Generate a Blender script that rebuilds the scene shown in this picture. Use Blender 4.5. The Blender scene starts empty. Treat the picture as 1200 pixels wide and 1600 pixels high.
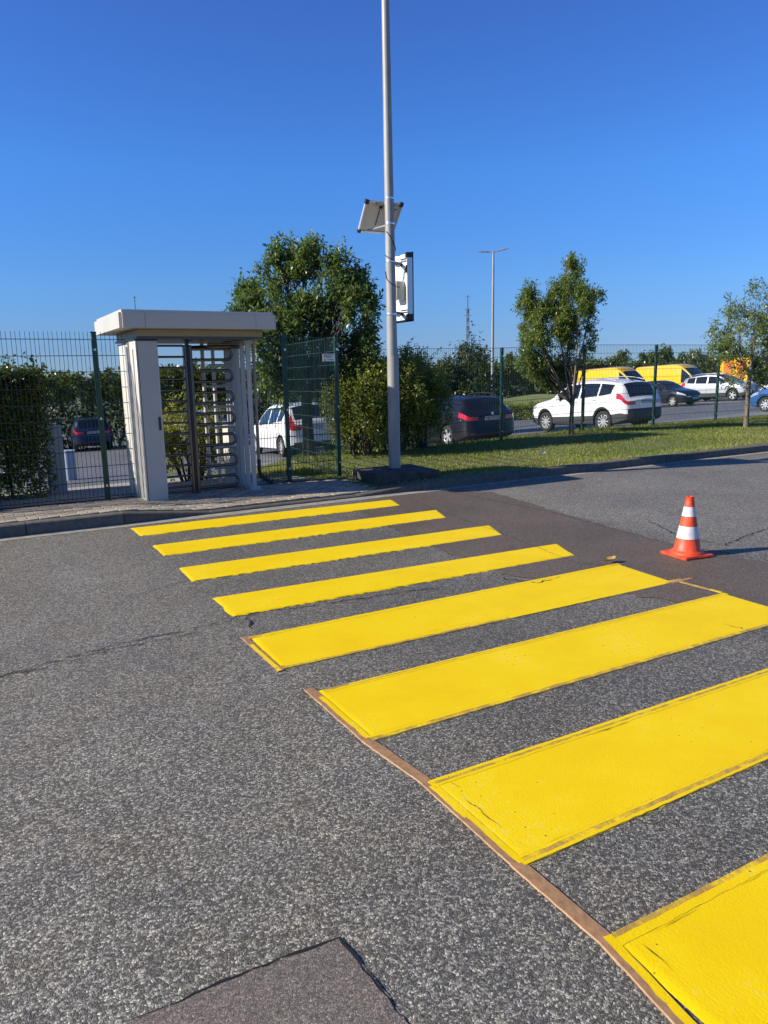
import bpy, bmesh, math, random
import numpy as np
from mathutils import Vector, Matrix
R_ = math.radians
C = bpy.context.scene.collection
sc = bpy.context.scene
random.seed(7)
rng = np.random.default_rng(7)

# ------------------------------------------------------------------ camera
CAM_H, F_PX, PITCH, ROLL, YAW = 1.6, 1160.0, 0.186, 0.0195, 0.513
_F = np.array([math.sin(YAW)*math.cos(PITCH), math.cos(YAW)*math.cos(PITCH), -math.sin(PITCH)])
_r0 = np.array([math.cos(YAW), -math.sin(YAW), 0.0]); _u0 = np.cross(_r0, _F)
_R = math.cos(ROLL)*_r0 - math.sin(ROLL)*_u0
_U = math.sin(ROLL)*_r0 + math.cos(ROLL)*_u0
cd = bpy.data.cameras.new('camera'); cam = bpy.data.objects.new('camera', cd); C.objects.link(cam)
cd.sensor_fit = 'VERTICAL'; cd.sensor_height = 24.0; cd.lens = 24.0*F_PX/1600.0
cd.clip_start = 0.05; cd.clip_end = 3000
cam.matrix_world = Matrix(((_R[0], _U[0], -_F[0], 0), (_R[1], _U[1], -_F[1], 0), (_R[2], _U[2], -_F[2], CAM_H), (0, 0, 0, 1)))
sc.camera = cam

# ------------------------------------------------------------------ sky, sun, exposure
SUN_AZ, SUN_EL = R_(-15.5), R_(28.0)      # direction the shadows run (from +X), height of the sun
w = bpy.data.worlds.new("World"); sc.world = w; w.use_nodes = True
nt = w.node_tree; bg = nt.nodes['Background']
sky = nt.nodes.new('ShaderNodeTexSky'); sky.sky_type = 'NISHITA'; sky.sun_disc = False
sdir = Vector((-math.cos(SUN_AZ)*math.cos(SUN_EL), -math.sin(SUN_AZ)*math.cos(SUN_EL), math.sin(SUN_EL)))
sky.sun_elevation = SUN_EL
sky.sun_rotation = math.atan2(sdir.x, sdir.y)
sky.air_density = 1.0; sky.dust_density = 0.0; sky.ozone_density = 5.0; sky.altitude = 50
hs = nt.nodes.new('ShaderNodeHueSaturation'); hs.inputs['Saturation'].default_value = 1.12; hs.inputs['Hue'].default_value = 0.522
# the clear blue of the photograph: paler towards the horizon all the way round, never yellow
tcw = nt.nodes.new('ShaderNodeTexCoord'); sxyz = nt.nodes.new('ShaderNodeSeparateXYZ'); nt.links.new(tcw.outputs['Generated'], sxyz.inputs[0])
rmp = nt.nodes.new('ShaderNodeValToRGB'); els = rmp.color_ramp.elements
stops = [(0.0, (.40, .60, 1.15)), (0.035, (.40, .56, .97)), (0.107, (.534, .842, 1.11)), (0.237, (.64, 1.20, 1.40)), (0.40, (.745, 1.16, 1.37)), (0.62, (.76, 1.0, 1.12)), (1.0, (.76, .92, 1.0))]
while len(els) < len(stops): els.new(0.5)
for e_, (p_, c_) in zip(els, stops): e_.position = p_; e_.color = (*[v/1.5 for v in c_], 1)
nt.links.new(sxyz.outputs[2], rmp.inputs[0])
mlt = nt.nodes.new('ShaderNodeMix'); mlt.data_type = 'RGBA'; mlt.blend_type = 'MULTIPLY'; mlt.inputs['Factor'].default_value = 1.0
nt.links.new(sky.outputs[0], hs.inputs['Color']); nt.links.new(hs.outputs[0], mlt.inputs['A']); nt.links.new(rmp.outputs[0], mlt.inputs['B'])
nt.links.new(mlt.outputs['Result'], bg.inputs['Color'])
bg.inputs['Strength'].default_value = 0.082*1.5
sl = bpy.data.lights.new('sun', 'SUN'); sl.energy = 4.8; sl.angle = R_(0.53); sl.color = (1.0, 0.94, 0.84)
so = bpy.data.objects.new('sun', sl); C.objects.link(so)
so.rotation_euler = (-sdir).to_track_quat('-Z', 'Y').to_euler(); so.location = (0, 0, 30)
sc.view_settings.view_transform = 'Standard'; sc.view_settings.look = 'None'
sc.view_settings.exposure = 0.6; sc.view_settings.gamma = 1.0; sc.view_settings.use_curve_mapping = False
sc.cycles.max_bounces = 6; sc.cycles.transparent_max_bounces = 8

# ------------------------------------------------------------------ ground height
def sstep(a, b, x):
    t = min(1, max(0, (x-a)/(b-a))); return t*t*(3-2*t)
def kerb_z(x):
    if x < 3.5: return 0.13 - 0.10*sstep(1.4, 2.45, x)
    return 0.03 + 0.09*sstep(4.55, 5.65, x)
def kerb_y(x): return 8.42 + 0.012*x
def lot_plane(x, y):
    return -0.46 + 0.022*(min(45, max(-25, x))-17.7) - 0.05*(min(40, y)-17.3)
def ground(x, y):
    ky = kerb_y(x)
    if y < ky+0.10: return -0.03
    r = sstep(4.3, 6.0, x)
    base = 0.06*(1-r)+(0.015+0.085*sstep(9.8, 13.4, x))*r
    z = kerb_z(x) + (base-kerb_z(x))*min(1, (y-ky)/1.2)
    y0 = 10.4*(1-r)+13.55*r; wd = 7.0*(1-r)+2.3*r
    t = min(1, max(0, (y-y0)/wd))
    t = t*t*(3-2*t)*0.35+t*0.65
    return z*(1-t)+lot_plane(x, y)*t
def ray(px, py): return _F + _R*(px-600)/F_PX + _U*(800-py)/F_PX
def gpx(px, py):
    """point of the terrain seen at a place in the 1200 x 1600 photograph"""
    d = ray(px, py); t = 2.0
    for k in range(6000):
        x, y, z = d[0]*t, d[1]*t, CAM_H+d[2]*t
        if z <= ground(x, y): break
        t += 0.03
    return Vector((x, y, ground(x, y)))
def zpx(px, py, z=0.0):
    d = ray(px, py); t = (z-CAM_H)/d[2]
    return Vector((d[0]*t, d[1]*t, z))
def dpx(px, py, D):
    d = ray(px, py)*D
    return Vector((d[0], d[1], CAM_H+d[2]))

# ------------------------------------------------------------------ materials
MATS = {}
def mat(name, col, rough=0.6, metal=0.0, spec=0.5, noise=0.0, nscale=8.0, bump=0.0, bscale=60.0, coat=0.0, stretch=None):
    m = bpy.data.materials.new(name); m.use_nodes = True
    n = m.node_tree; b = n.nodes['Principled BSDF']
    b.inputs['Base Color'].default_value = (*col, 1); b.inputs['Roughness'].default_value = rough
    b.inputs['Metallic'].default_value = metal; b.inputs['Specular IOR Level'].default_value = spec
    b.inputs['Coat Weight'].default_value = coat; b.inputs['Coat Roughness'].default_value = 0.05
    tc = n.nodes.new('ShaderNodeTexCoord'); src = tc.outputs['Object']
    if stretch:
        mp = n.nodes.new('ShaderNodeMapping'); mp.inputs['Scale'].default_value = stretch
        n.links.new(src, mp.inputs[0]); src = mp.outputs[0]
    if noise:
        t = n.nodes.new('ShaderNodeTexNoise'); t.inputs['Scale'].default_value = nscale; t.inputs['Detail'].default_value = 6
        n.links.new(src, t.inputs['Vector'])
        r = n.nodes.new('ShaderNodeValToRGB'); r.color_ramp.elements[0].position = 0.3; r.color_ramp.elements[1].position = 0.7
        r.color_ramp.elements[0].color = (*[max(0, c*(1-noise)) for c in col], 1)
        r.color_ramp.elements[1].color = (*[min(1, c*(1+noise)) for c in col], 1)
        n.links.new(t.outputs['Fac'], r.inputs[0]); n.links.new(r.outputs[0], b.inputs['Base Color'])
    if bump:
        t = n.nodes.new('ShaderNodeTexNoise'); t.inputs['Scale'].default_value = bscale; t.inputs['Detail'].default_value = 4
        n.links.new(src, t.inputs['Vector'])
        bp = n.nodes.new('ShaderNodeBump'); bp.inputs['Strength'].default_value = bump; bp.inputs['Distance'].default_value = 0.01
        n.links.new(t.outputs['Fac'], bp.inputs['Height']); n.links.new(bp.outputs[0], b.inputs['Normal'])
    MATS[name] = m
    return m

def asphalt_mat(name, dark, light, scale, contrast=1.0, bump=0.9, tint=(1, 1, 1), dist=0.006, fine=0):
    """chips of stone in dark binder: every cell its own grey, dark joints, worn patches"""
    m = bpy.data.materials.new(name); m.use_nodes = True
    n = m.node_tree; L = n.links; b = n.nodes['Principled BSDF']
    tc = n.nodes.new('ShaderNodeTexCoord')
    nz = n.nodes.new('ShaderNodeTexNoise'); nz.inputs['Scale'].default_value = scale*0.9; nz.inputs['Detail'].default_value = 2
    L.new(tc.outputs['Object'], nz.inputs['Vector'])
    mixv = n.nodes.new('ShaderNodeMix'); mixv.data_type = 'VECTOR'; mixv.inputs['Factor'].default_value = 0.012
    L.new(tc.outputs['Object'], mixv.inputs['A']); L.new(nz.outputs['Color'], mixv.inputs['B'])
    v = n.nodes.new('ShaderNodeTexVoronoi'); v.inputs['Scale'].default_value = scale; v.feature = 'F1'
    ve = n.nodes.new('ShaderNodeTexVoronoi'); ve.inputs['Scale'].default_value = scale; ve.feature = 'DISTANCE_TO_EDGE'
    L.new(mixv.outputs['Result'], v.inputs['Vector']); L.new(mixv.outputs['Result'], ve.inputs['Vector'])
    sep = n.nodes.new('ShaderNodeSeparateColor'); L.new(v.outputs['Color'], sep.inputs[0])
    r = n.nodes.new('ShaderNodeValToRGB'); e = r.color_ramp.elements
    e[0].position = 0.0; e[0].color = (*[c*0.55 for c in dark], 1)
    e[1].position = 1.0; e[1].color = (*light, 1)
    q = r.color_ramp.elements.new(0.45); q.color = (*dark, 1)
    q = r.color_ramp.elements.new(0.82); q.color = (*[(a+bb)/2 for a, bb in zip(dark, light)], 1)
    L.new(sep.outputs[0], r.inputs[0])
    # joints
    je = n.nodes.new('ShaderNodeMapRange'); je.inputs['From Min'].default_value = 0.02; je.inputs['From Max'].default_value = 0.16
    je.inputs['To Min'].default_value = 0.5; je.inputs['To Max'].default_value = 1.0
    L.new(ve.outputs['Distance'], je.inputs['Value'])
    mul = n.nodes.new('ShaderNodeMix'); mul.data_type = 'RGBA'; mul.blend_type = 'MULTIPLY'; mul.inputs['Factor'].default_value = 1.0
    L.new(r.outputs[0], mul.inputs['A']); L.new(je.outputs[0], mul.inputs['B'])
    # large worn patches and wheel tracks
    big = n.nodes.new('ShaderNodeTexNoise'); big.inputs['Scale'].default_value = 0.9; big.inputs['Detail'].default_value = 5; big.inputs['Roughness'].default_value = 0.6
    L.new(tc.outputs['Object'], big.inputs['Vector'])
    br = n.nodes.new('ShaderNodeMapRange'); br.inputs['From Min'].default_value = 0.3; br.inputs['From Max'].default_value = 0.7
    br.inputs['To Min'].default_value = 0.82; br.inputs['To Max'].default_value = 1.14
    L.new(big.outputs['Fac'], br.inputs['Value'])
    mul2 = n.nodes.new('ShaderNodeMix'); mul2.data_type = 'RGBA'; mul2.blend_type = 'MULTIPLY'; mul2.inputs['Factor'].default_value = 1.0
    L.new(mul.outputs['Result'], mul2.inputs['A']); L.new(br.outputs[0], mul2.inputs['B'])
    big2 = n.nodes.new('ShaderNodeTexNoise'); big2.inputs['Scale'].default_value = 2.3; big2.inputs['Detail'].default_value = 3
    L.new(tc.outputs['Object'], big2.inputs['Vector'])
    tr = n.nodes.new('ShaderNodeValToRGB'); tr.color_ramp.elements[0].color = (1, 1, 1, 1); tr.color_ramp.elements[1].color = (*tint, 1)
    tr.color_ramp.elements[0].position = 0.42; tr.color_ramp.elements[1].position = 0.62
    L.new(big2.outputs['Fac'], tr.inputs[0])
    mul3 = n.nodes.new('ShaderNodeMix'); mul3.data_type = 'RGBA'; mul3.blend_type = 'MULTIPLY'; mul3.inputs['Factor'].default_value = 1.0
    L.new(mul2.outputs['Result'], mul3.inputs['A']); L.new(tr.outputs[0], mul3.inputs['B'])
    last = mul3.outputs['Result']
    if fine:
        vf = n.nodes.new('ShaderNodeTexVoronoi'); vf.inputs['Scale'].default_value = fine; L.new(tc.outputs['Object'], vf.inputs['Vector'])
        sf = n.nodes.new('ShaderNodeSeparateColor'); L.new(vf.outputs['Color'], sf.inputs[0])
        rf = n.nodes.new('ShaderNodeValToRGB'); rf.color_ramp.elements[0].color = (.38, .37, .36, 1); rf.color_ramp.elements[1].color = (1.35, 1.33, 1.28, 1)
        L.new(sf.outputs[0], rf.inputs[0])
        mf = n.nodes.new('ShaderNodeMix'); mf.data_type = 'RGBA'; mf.blend_type = 'MULTIPLY'; L.new(last, mf.inputs['A']); L.new(rf.outputs[0], mf.inputs['B'])
        # binder shows between the chips in patches
        pn = n.nodes.new('ShaderNodeTexNoise'); pn.inputs['Scale'].default_value = 38; pn.inputs['Detail'].default_value = 3; L.new(tc.outputs['Object'], pn.inputs['Vector'])
        pm = n.nodes.new('ShaderNodeMapRange'); pm.inputs['From Min'].default_value = .40; pm.inputs['From Max'].default_value = .58; pm.inputs['To Min'].default_value = .45; pm.inputs['To Max'].default_value = .85
        L.new(pn.outputs['Fac'], pm.inputs['Value']); L.new(pm.outputs[0], mf.inputs['Factor']); last = mf.outputs['Result']
        # oil drips, then a darker band over the crossing, soft at both ends in x
        on = n.nodes.new('ShaderNodeTexNoise'); on.inputs['Scale'].default_value = 1.7; on.inputs['Detail'].default_value = 6; on.inputs['Roughness'].default_value = .7; L.new(tc.outputs['Object'], on.inputs['Vector'])
        om = n.nodes.new('ShaderNodeMapRange'); om.inputs['From Min'].default_value = .60; om.inputs['From Max'].default_value = .74; om.inputs['To Min'].default_value = 1.0; om.inputs['To Max'].default_value = .70
        L.new(on.outputs['Fac'], om.inputs['Value'])
        mo = n.nodes.new('ShaderNodeMix'); mo.data_type = 'RGBA'; mo.blend_type = 'MULTIPLY'; mo.inputs['Factor'].default_value = 1
        L.new(last, mo.inputs['A']); L.new(om.outputs[0], mo.inputs['B']); last = mo.outputs['Result']
        sx = n.nodes.new('ShaderNodeSeparateXYZ'); L.new(tc.outputs['Object'], sx.inputs[0])
        wob = n.nodes.new('ShaderNodeMath'); wob.operation = 'MULTIPLY_ADD'; wob.inputs[1].default_value = 0.9; L.new(big.outputs['Fac'], wob.inputs[0]); L.new(sx.outputs[0], wob.inputs[2])
        tk = n.nodes.new('ShaderNodeMapRange'); tk.interpolation_type = 'SMOOTHSTEP'; tk.inputs['From Min'].default_value = 1.2; tk.inputs['From Max'].default_value = 2.6; tk.inputs['To Min'].default_value = 1.0; tk.inputs['To Max'].default_value = .76
        L.new(wob.outputs[0], tk.inputs['Value'])
        tk2 = n.nodes.new('ShaderNodeMapRange'); tk2.interpolation_type = 'SMOOTHSTEP'; tk2.inputs['From Min'].default_value = 5.6; tk2.inputs['From Max'].default_value = 6.6; tk2.inputs['To Min'].default_value = 0.0; tk2.inputs['To Max'].default_value = .24
        L.new(wob.outputs[0], tk2.inputs['Value'])
        sm = n.nodes.new('ShaderNodeMath'); sm.operation = 'ADD'; L.new(tk.outputs[0], sm.inputs[0]); L.new(tk2.outputs[0], sm.inputs[1])
        mk = n.nodes.new('ShaderNodeMix'); mk.data_type = 'RGBA'; mk.blend_type = 'MULTIPLY'; mk.inputs['Factor'].default_value = 1
        L.new(last, mk.inputs['A']); L.new(sm.outputs[0], mk.inputs['B']); last = mk.outputs['Result']
    L.new(last, b.inputs['Base Color'])
    b.inputs['Roughness'].default_value = 0.62; b.inputs['Specular IOR Level'].default_value = 0.45
    # relief: each chip domed and set a little differently
    hm = n.nodes.new('ShaderNodeMath'); hm.operation = 'MULTIPLY_ADD'
    mr = n.nodes.new('ShaderNodeMapRange'); mr.inputs['From Max'].default_value = 0.35; L.new(ve.outputs['Distance'], mr.inputs['Value'])
    L.new(sep.outputs[1], hm.inputs[0]); hm.inputs[1].default_value = 0.6; L.new(mr.outputs[0], hm.inputs[2])
    bp = n.nodes.new('ShaderNodeBump'); bp.inputs['Strength'].default_value = bump; bp.inputs['Distance'].default_value = dist
    L.new(hm.outputs[0], bp.inputs['Height']); L.new(bp.outputs[0], b.inputs['Normal'])
    MATS[name] = m
    return m

def paint_mat(name):
    m = bpy.data.materials.new(name); m.use_nodes = True
    n = m.node_tree; L = n.links; b = n.nodes['Principled BSDF']
    tc = n.nodes.new('ShaderNodeTexCoord')
    big = n.nodes.new('ShaderNodeTexNoise'); big.inputs['Scale'].default_value = 2.2; big.inputs['Detail'].default_value = 7; big.inputs['Roughness'].default_value = 0.65
    L.new(tc.outputs['Object'], big.inputs['Vector'])
    r = n.nodes.new('ShaderNodeValToRGB'); e = r.color_ramp.elements
    e[0].position = 0.3; e[0].color = (0.79, 0.52, 0.001, 1); e[1].position = 0.72; e[1].color = (0.86, 0.615, 0.006, 1)
    q = e.new(0.5); q.color = (0.83, 0.57, 0.001, 1)
    L.new(big.outputs['Fac'], r.inputs[0])
    # thin places where chips wear through
    sp = n.nodes.new('ShaderNodeTexNoise'); sp.inputs['Scale'].default_value = 55; sp.inputs['Detail'].default_value = 3
    L.new(tc.outputs['Object'], sp.inputs['Vector'])
    mm = n.nodes.new('ShaderNodeMath'); mm.operation = 'MULTIPLY'; L.new(big.outputs['Fac'], mm.inputs[0]); L.new(sp.outputs['Fac'], mm.inputs[1])
    rr = n.nodes.new('ShaderNodeMapRange'); rr.inputs['From Min'].default_value = 0.335; rr.inputs['From Max'].default_value = 0.50; rr.inputs['To Max'].default_value = 0.75
    L.new(mm.outputs[0], rr.inputs['Value'])
    mx = n.nodes.new('ShaderNodeMix'); mx.data_type = 'RGBA'; L.new(rr.outputs[0], mx.inputs['Factor'])
    L.new(r.outputs[0], mx.inputs['A']); mx.inputs['B'].default_value = (0.78, 0.62, 0.16, 1)
    pv = n.nodes.new('ShaderNodeTexVoronoi'); pv.inputs['Scale'].default_value = 70; L.new(tc.outputs['Object'], pv.inputs['Vector'])
    pc = n.nodes.new('ShaderNodeSeparateColor'); L.new(pv.outputs['Color'], pc.inputs[0])
    pa = n.nodes.new('ShaderNodeMath'); pa.operation = 'MULTIPLY_ADD'; pa.inputs[1].default_value = 0.5; L.new(big.outputs['Fac'], pa.inputs[0]); L.new(pc.outputs[0], pa.inputs[2])
    pt1 = n.nodes.new('ShaderNodeMath'); pt1.operation = 'GREATER_THAN'; pt1.inputs[1].default_value = 1.245; L.new(pa.outputs[0], pt1.inputs[0])
    pd = n.nodes.new('ShaderNodeMath'); pd.operation = 'LESS_THAN'; pd.inputs[1].default_value = 0.28; L.new(pv.outputs['Distance'], pd.inputs[0])
    pm2 = n.nodes.new('ShaderNodeMath'); pm2.operation = 'MULTIPLY'; L.new(pt1.outputs[0], pm2.inputs[0]); L.new(pd.outputs[0], pm2.inputs[1])
    mp2 = n.nodes.new('ShaderNodeMix'); mp2.data_type = 'RGBA'; L.new(pm2.outputs[0], mp2.inputs['Factor']); L.new(mx.outputs['Result'], mp2.inputs['A']); mp2.inputs['B'].default_value = (0.30, 0.19, 0.01, 1)
    L.new(mp2.outputs['Result'], b.inputs['Base Color'])
    b.inputs['Roughness'].default_value = 0.6; b.inputs['Specular IOR Level'].default_value = 0.15
    v = n.nodes.new('ShaderNodeTexVoronoi'); v.inputs['Scale'].default_value = 128; v.feature = 'SMOOTH_F1'
    L.new(tc.outputs['Object'], v.inputs['Vector'])
    mp = n.nodes.new('ShaderNodeMapping'); mp.inputs['Scale'].default_value = (190, 11, 20); mp.inputs['Rotation'].default_value = (0, 0, R_(12))
    L.new(tc.outputs['Object'], mp.inputs[0])
    br = n.nodes.new('ShaderNodeTexNoise'); br.inputs['Scale'].default_value = 1.0; br.inputs['Detail'].default_value = 3
    L.new(mp.outputs[0], br.inputs['Vector'])
    ad = n.nodes.new('ShaderNodeMath'); ad.operation = 'MULTIPLY_ADD'; L.new(br.outputs['Fac'], ad.inputs[0]); ad.inputs[1].default_value = 0.55
    sb = n.nodes.new('ShaderNodeMath'); sb.operation = 'MULTIPLY'; sb.inputs[1].default_value = -0.8; L.new(v.outputs['Distance'], sb.inputs[0]); L.new(sb.outputs[0], ad.inputs[2])
    bp = n.nodes.new('ShaderNodeBump'); bp.inputs['Strength'].default_value = 0.26; bp.inputs['Distance'].default_value = 0.003
    L.new(ad.outputs[0], bp.inputs['Height']); L.new(bp.outputs[0], b.inputs['Normal'])
    MATS[name] = m
    return m

def leaf_mat(name, c0, c1, c2, trans=0.38, rough=0.32):
    m = bpy.data.materials.new(name); m.use_nodes = True
    n = m.node_tree; L = n.links; b = n.nodes['Principled BSDF']; out = n.nodes['Material Output']
    at = n.nodes.new('ShaderNodeAttribute'); at.attribute_name = 'tint'
    r = n.nodes.new('ShaderNodeValToRGB'); e = r.color_ramp.elements
    e[0].position = 0; e[0].color = (*c0, 1); e[1].position = 1; e[1].color = (*c2, 1)
    q = e.new(0.55); q.color = (*c1, 1)
    L.new(at.outputs['Fac'], r.inputs[0]); L.new(r.outputs[0], b.inputs['Base Color'])
    b.inputs['Roughness'].default_value = rough; b.inputs['Specular IOR Level'].default_value = 0.4
    t = n.nodes.new('ShaderNodeBsdfTranslucent')
    br = n.nodes.new('ShaderNodeMix'); br.data_type = 'RGBA'; br.blend_type = 'MULTIPLY'; br.inputs['Factor'].default_value = 1
    L.new(r.outputs[0], br.inputs['A']); br.inputs['B'].default_value = (1.4, 1.5, 0.6, 1); L.new(br.outputs['Result'], t.inputs['Color'])
    mx = n.nodes.new('ShaderNodeMixShader'); mx.inputs[0].default_value = trans
    L.new(b.outputs[0], mx.inputs[1]); L.new(t.outputs[0], mx.inputs[2]); L.new(mx.outputs[0], out.inputs['Surface'])
    MATS[name] = m
    return m

def ground_mat(name, ca, cb, s1=3.0, s2=40.0, bump=0.4):
    m = bpy.data.materials.new(name); m.use_nodes = True
    n = m.node_tree; L = n.links; b = n.nodes['Principled BSDF']
    tc = n.nodes.new('ShaderNodeTexCoord')
    a = n.nodes.new('ShaderNodeTexNoise'); a.inputs['Scale'].default_value = s1; a.inputs['Detail'].default_value = 8; a.inputs['Roughness'].default_value = 0.7
    L.new(tc.outputs['Object'], a.inputs['Vector'])
    r = n.nodes.new('ShaderNodeValToRGB'); e = r.color_ramp.elements
    e[0].position = 0.35; e[0].color = (*ca, 1); e[1].position = 0.65; e[1].color = (*cb, 1)
    L.new(a.outputs['Fac'], r.inputs[0]); L.new(r.outputs[0], b.inputs['Base Color'])
    c = n.nodes.new('ShaderNodeTexNoise'); c.inputs['Scale'].default_value = s2; c.inputs['Detail'].default_value = 4
    L.new(tc.outputs['Object'], c.inputs['Vector'])
    bp = n.nodes.new('ShaderNodeBump'); bp.inputs['Strength'].default_value = bump; bp.inputs['Distance'].default_value = 0.02
    L.new(c.outputs['Fac'], bp.inputs['Height']); L.new(bp.outputs[0], b.inputs['Normal'])
    b.inputs['Roughness'].default_value = 0.9
    MATS[name] = m
    return m

def brickish(name, col, noise=0.25, rand=0.2):
    """stone whose tone differs from object to object"""
    m = mat(name, col, 0.85, noise=noise, nscale=14, bump=0.35, bscale=90)
    n = m.node_tree; L = n.links; b = n.nodes['Principled BSDF']
    src = b.inputs['Base Color'].links[0].from_socket
    oi = n.nodes.new('ShaderNodeObjectInfo')
    mr = n.nodes.new('ShaderNodeMapRange'); mr.inputs['To Min'].default_value = 1-rand; mr.inputs['To Max'].default_value = 1+rand
    L.new(oi.outputs['Random'], mr.inputs['Value'])
    mx = n.nodes.new('ShaderNodeMix'); mx.data_type = 'RGBA'; mx.blend_type = 'MULTIPLY'; mx.inputs['Factor'].default_value = 1
    L.new(src, mx.inputs['A']); L.new(mr.outputs[0], mx.inputs['B']); L.new(mx.outputs['Result'], b.inputs['Base Color'])
    return m

asphalt_mat('asphalt', (0.180, 0.167, 0.132), (0.72, 0.67, 0.535), 135, tint=(1.03, 0.98, 0.92), dist=0.0035, bump=0.55, fine=330)
asphalt_mat('red_asphalt', (0.142, 0.106, 0.070), (0.40, 0.31, 0.20), 190, tint=(1.0, 0.95, 0.95), bump=0.6, dist=0.004)
asphalt_mat('patch_asphalt', (0.235, 0.180, 0.138), (0.46, 0.37, 0.29), 190, tint=(0.95, 1.0, 0.97), bump=0.6, dist=0.004)
asphalt_mat('lot_asphalt', (0.16, 0.16, 0.16), (0.32, 0.31, 0.29), 60, bump=0.4)
asphalt_mat('bay_paving', (0.28, 0.27, 0.25), (0.42, 0.40, 0.37), 40, bump=0.3)
paint_mat('yellow_paint')
mat('tape', (0.34, 0.19, 0.085), 0.55, noise=0.2, nscale=30, bump=0.25, bscale=50)
def taped_paint(name):
    m = mat(name, (0.34, 0.19, 0.085), 0.55, bump=0.3, bscale=60); n = m.node_tree; L = n.links; b = n.nodes['Principled BSDF']
    tc = n.nodes.new('ShaderNodeTexCoord'); t = n.nodes.new('ShaderNodeTexNoise'); t.inputs['Scale'].default_value = 9; t.inputs['Detail'].default_value = 8; t.inputs['Roughness'].default_value = .75
    L.new(tc.outputs['Object'], t.inputs['Vector']); r = n.nodes.new('ShaderNodeValToRGB'); e = r.color_ramp.elements
    e[0].position = .40; e[0].color = (.40, .235, .05, 1); e[1].position = .60; e[1].color = (.82, .55, .004, 1); q = e.new(.5); q.color = (.52, .33, .03, 1)
    L.new(t.outputs['Fac'], r.inputs[0]); L.new(r.outputs[0], b.inputs['Base Color'])
taped_paint('painted_tape')
mat('crack', (0.008, 0.008, 0.008), 0.95)
brickish('kerb_concrete', (0.125, 0.108, 0.078), 0.25, 0.14)
brickish('paver', (0.34, 0.285, 0.20), 0.22, 0.25)
mat('joint_sand', (0.10, 0.085, 0.065), 0.95, noise=0.3, nscale=40)
mat('gutter', (0.30, 0.27, 0.21), 0.9, noise=0.25, nscale=9, bump=0.4, bscale=140)
mat('concrete', (0.33, 0.295, 0.23), 0.9, noise=0.22, nscale=5, bump=0.3, bscale=60)
mat('old_concrete', (0.075, 0.066, 0.05), 0.95, noise=0.4, nscale=6, bump=0.6, bscale=40)
ground_mat('verge_soil', (0.085, 0.10, 0.026), (0.14, 0.15, 0.04), 3, 60)
ground_mat('bank_grass', (0.12, 0.15, 0.03), (0.18, 0.20, 0.05), 2, 30)
ground_mat('field', (0.05, 0.065, 0.022), (0.085, 0.10, 0.035), 0.6, 8)
mat('white_panel', (0.60, 0.57, 0.495), 0.38, noise=0.07, nscale=5, stretch=(1, 1, 0.12))
mat('pale_grey_panel', (0.45, 0.437, 0.40), 0.4, noise=0.04, nscale=3)
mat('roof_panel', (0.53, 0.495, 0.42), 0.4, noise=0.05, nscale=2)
mat('header_panel', (0.32, 0.28, 0.19), 0.5, noise=0.06, nscale=3)  # brown cast of reflected light on the header beam is put into this colour
mat('stainless', (0.15, 0.138, 0.125), 0.34, metal=1.0, noise=0.08, nscale=20)
mat('dark_steel', (0.10, 0.095, 0.09), 0.4, metal=0.6)
mat('black_plastic', (0.015, 0.015, 0.016), 0.45)
mat('rubber', (0.018, 0.018, 0.018), 0.8, noise=0.2, nscale=30)
mat('seam', (0.02, 0.02, 0.02), 0.8)
mat('galvanised', (0.30, 0.295, 0.275), 0.55, metal=0.15, noise=0.16, nscale=10, stretch=(1, 1, 0.25))
mat('strap', (0.70, 0.71, 0.72), 0.3, metal=0.9)
mat('fence_green', (0.006, 0.050, 0.032), 0.42, noise=0.12, nscale=5)
mat('fence_wire', (0.010, 0.040, 0.028), 0.45)
mat('sign_white', (0.72, 0.72, 0.70), 0.5)
mat('print_dark', (0.08, 0.08, 0.09), 0.6)
mat('cream_box', (0.74, 0.69, 0.52), 0.45, noise=0.04)
mat('aluminium', (0.62, 0.62, 0.62), 0.38, metal=0.7)
mat('back_sheet', (0.60, 0.57, 0.50), 0.6)
mat('solar_cell', (0.01, 0.015, 0.05), 0.15)
mat('sign_back', (0.82, 0.82, 0.81), 0.5)
mat('cabinet_grey', (0.34, 0.40, 0.46), 0.5, noise=0.08, nscale=6)
mat('cone_red', (0.72, 0.072, 0.020), 0.5, noise=0.3, nscale=16, bump=0.1, bscale=30)
mat('cone_white', (0.64, 0.62, 0.62), 0.45, noise=0.16, nscale=22)
mat('bark', (0.17, 0.135, 0.09), 0.9, noise=0.35, nscale=12, bump=0.7, bscale=30, stretch=(1, 1, 0.3))
mat('bark_dark', (0.075, 0.06, 0.042), 0.9, noise=0.35, nscale=12, bump=0.6, bscale=30)
mat('dead_leaf', (0.42, 0.27, 0.08), 0.7, noise=0.3, nscale=60)
leaf_mat('ash_leaf', (0.0550, 0.1015, 0.0366), (0.1156, 0.1799, 0.0620), (0.3030, 0.2961, 0.0984))
leaf_mat('young_leaf', (0.0709, 0.1220, 0.0315), (0.1520, 0.2103, 0.0534), (0.3294, 0.2733, 0.0852))
leaf_mat('pale_leaf', (0.0990, 0.1428, 0.0421), (0.1815, 0.2301, 0.0772), (0.2970, 0.3015, 0.1264))
leaf_mat('bush_leaf', (0.0920, 0.1308, 0.0289), (0.2059, 0.2328, 0.0490), (0.4117, 0.3208, 0.0780))
leaf_mat('hedge_leaf', (0.0408, 0.0665, 0.0153), (0.0867, 0.1134, 0.0229), (0.2550, 0.2248, 0.0459))
leaf_mat('conifer_leaf', (0.0294, 0.0510, 0.0154), (0.0546, 0.0819, 0.0224), (0.1365, 0.1274, 0.0336), trans=0.15)
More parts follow.
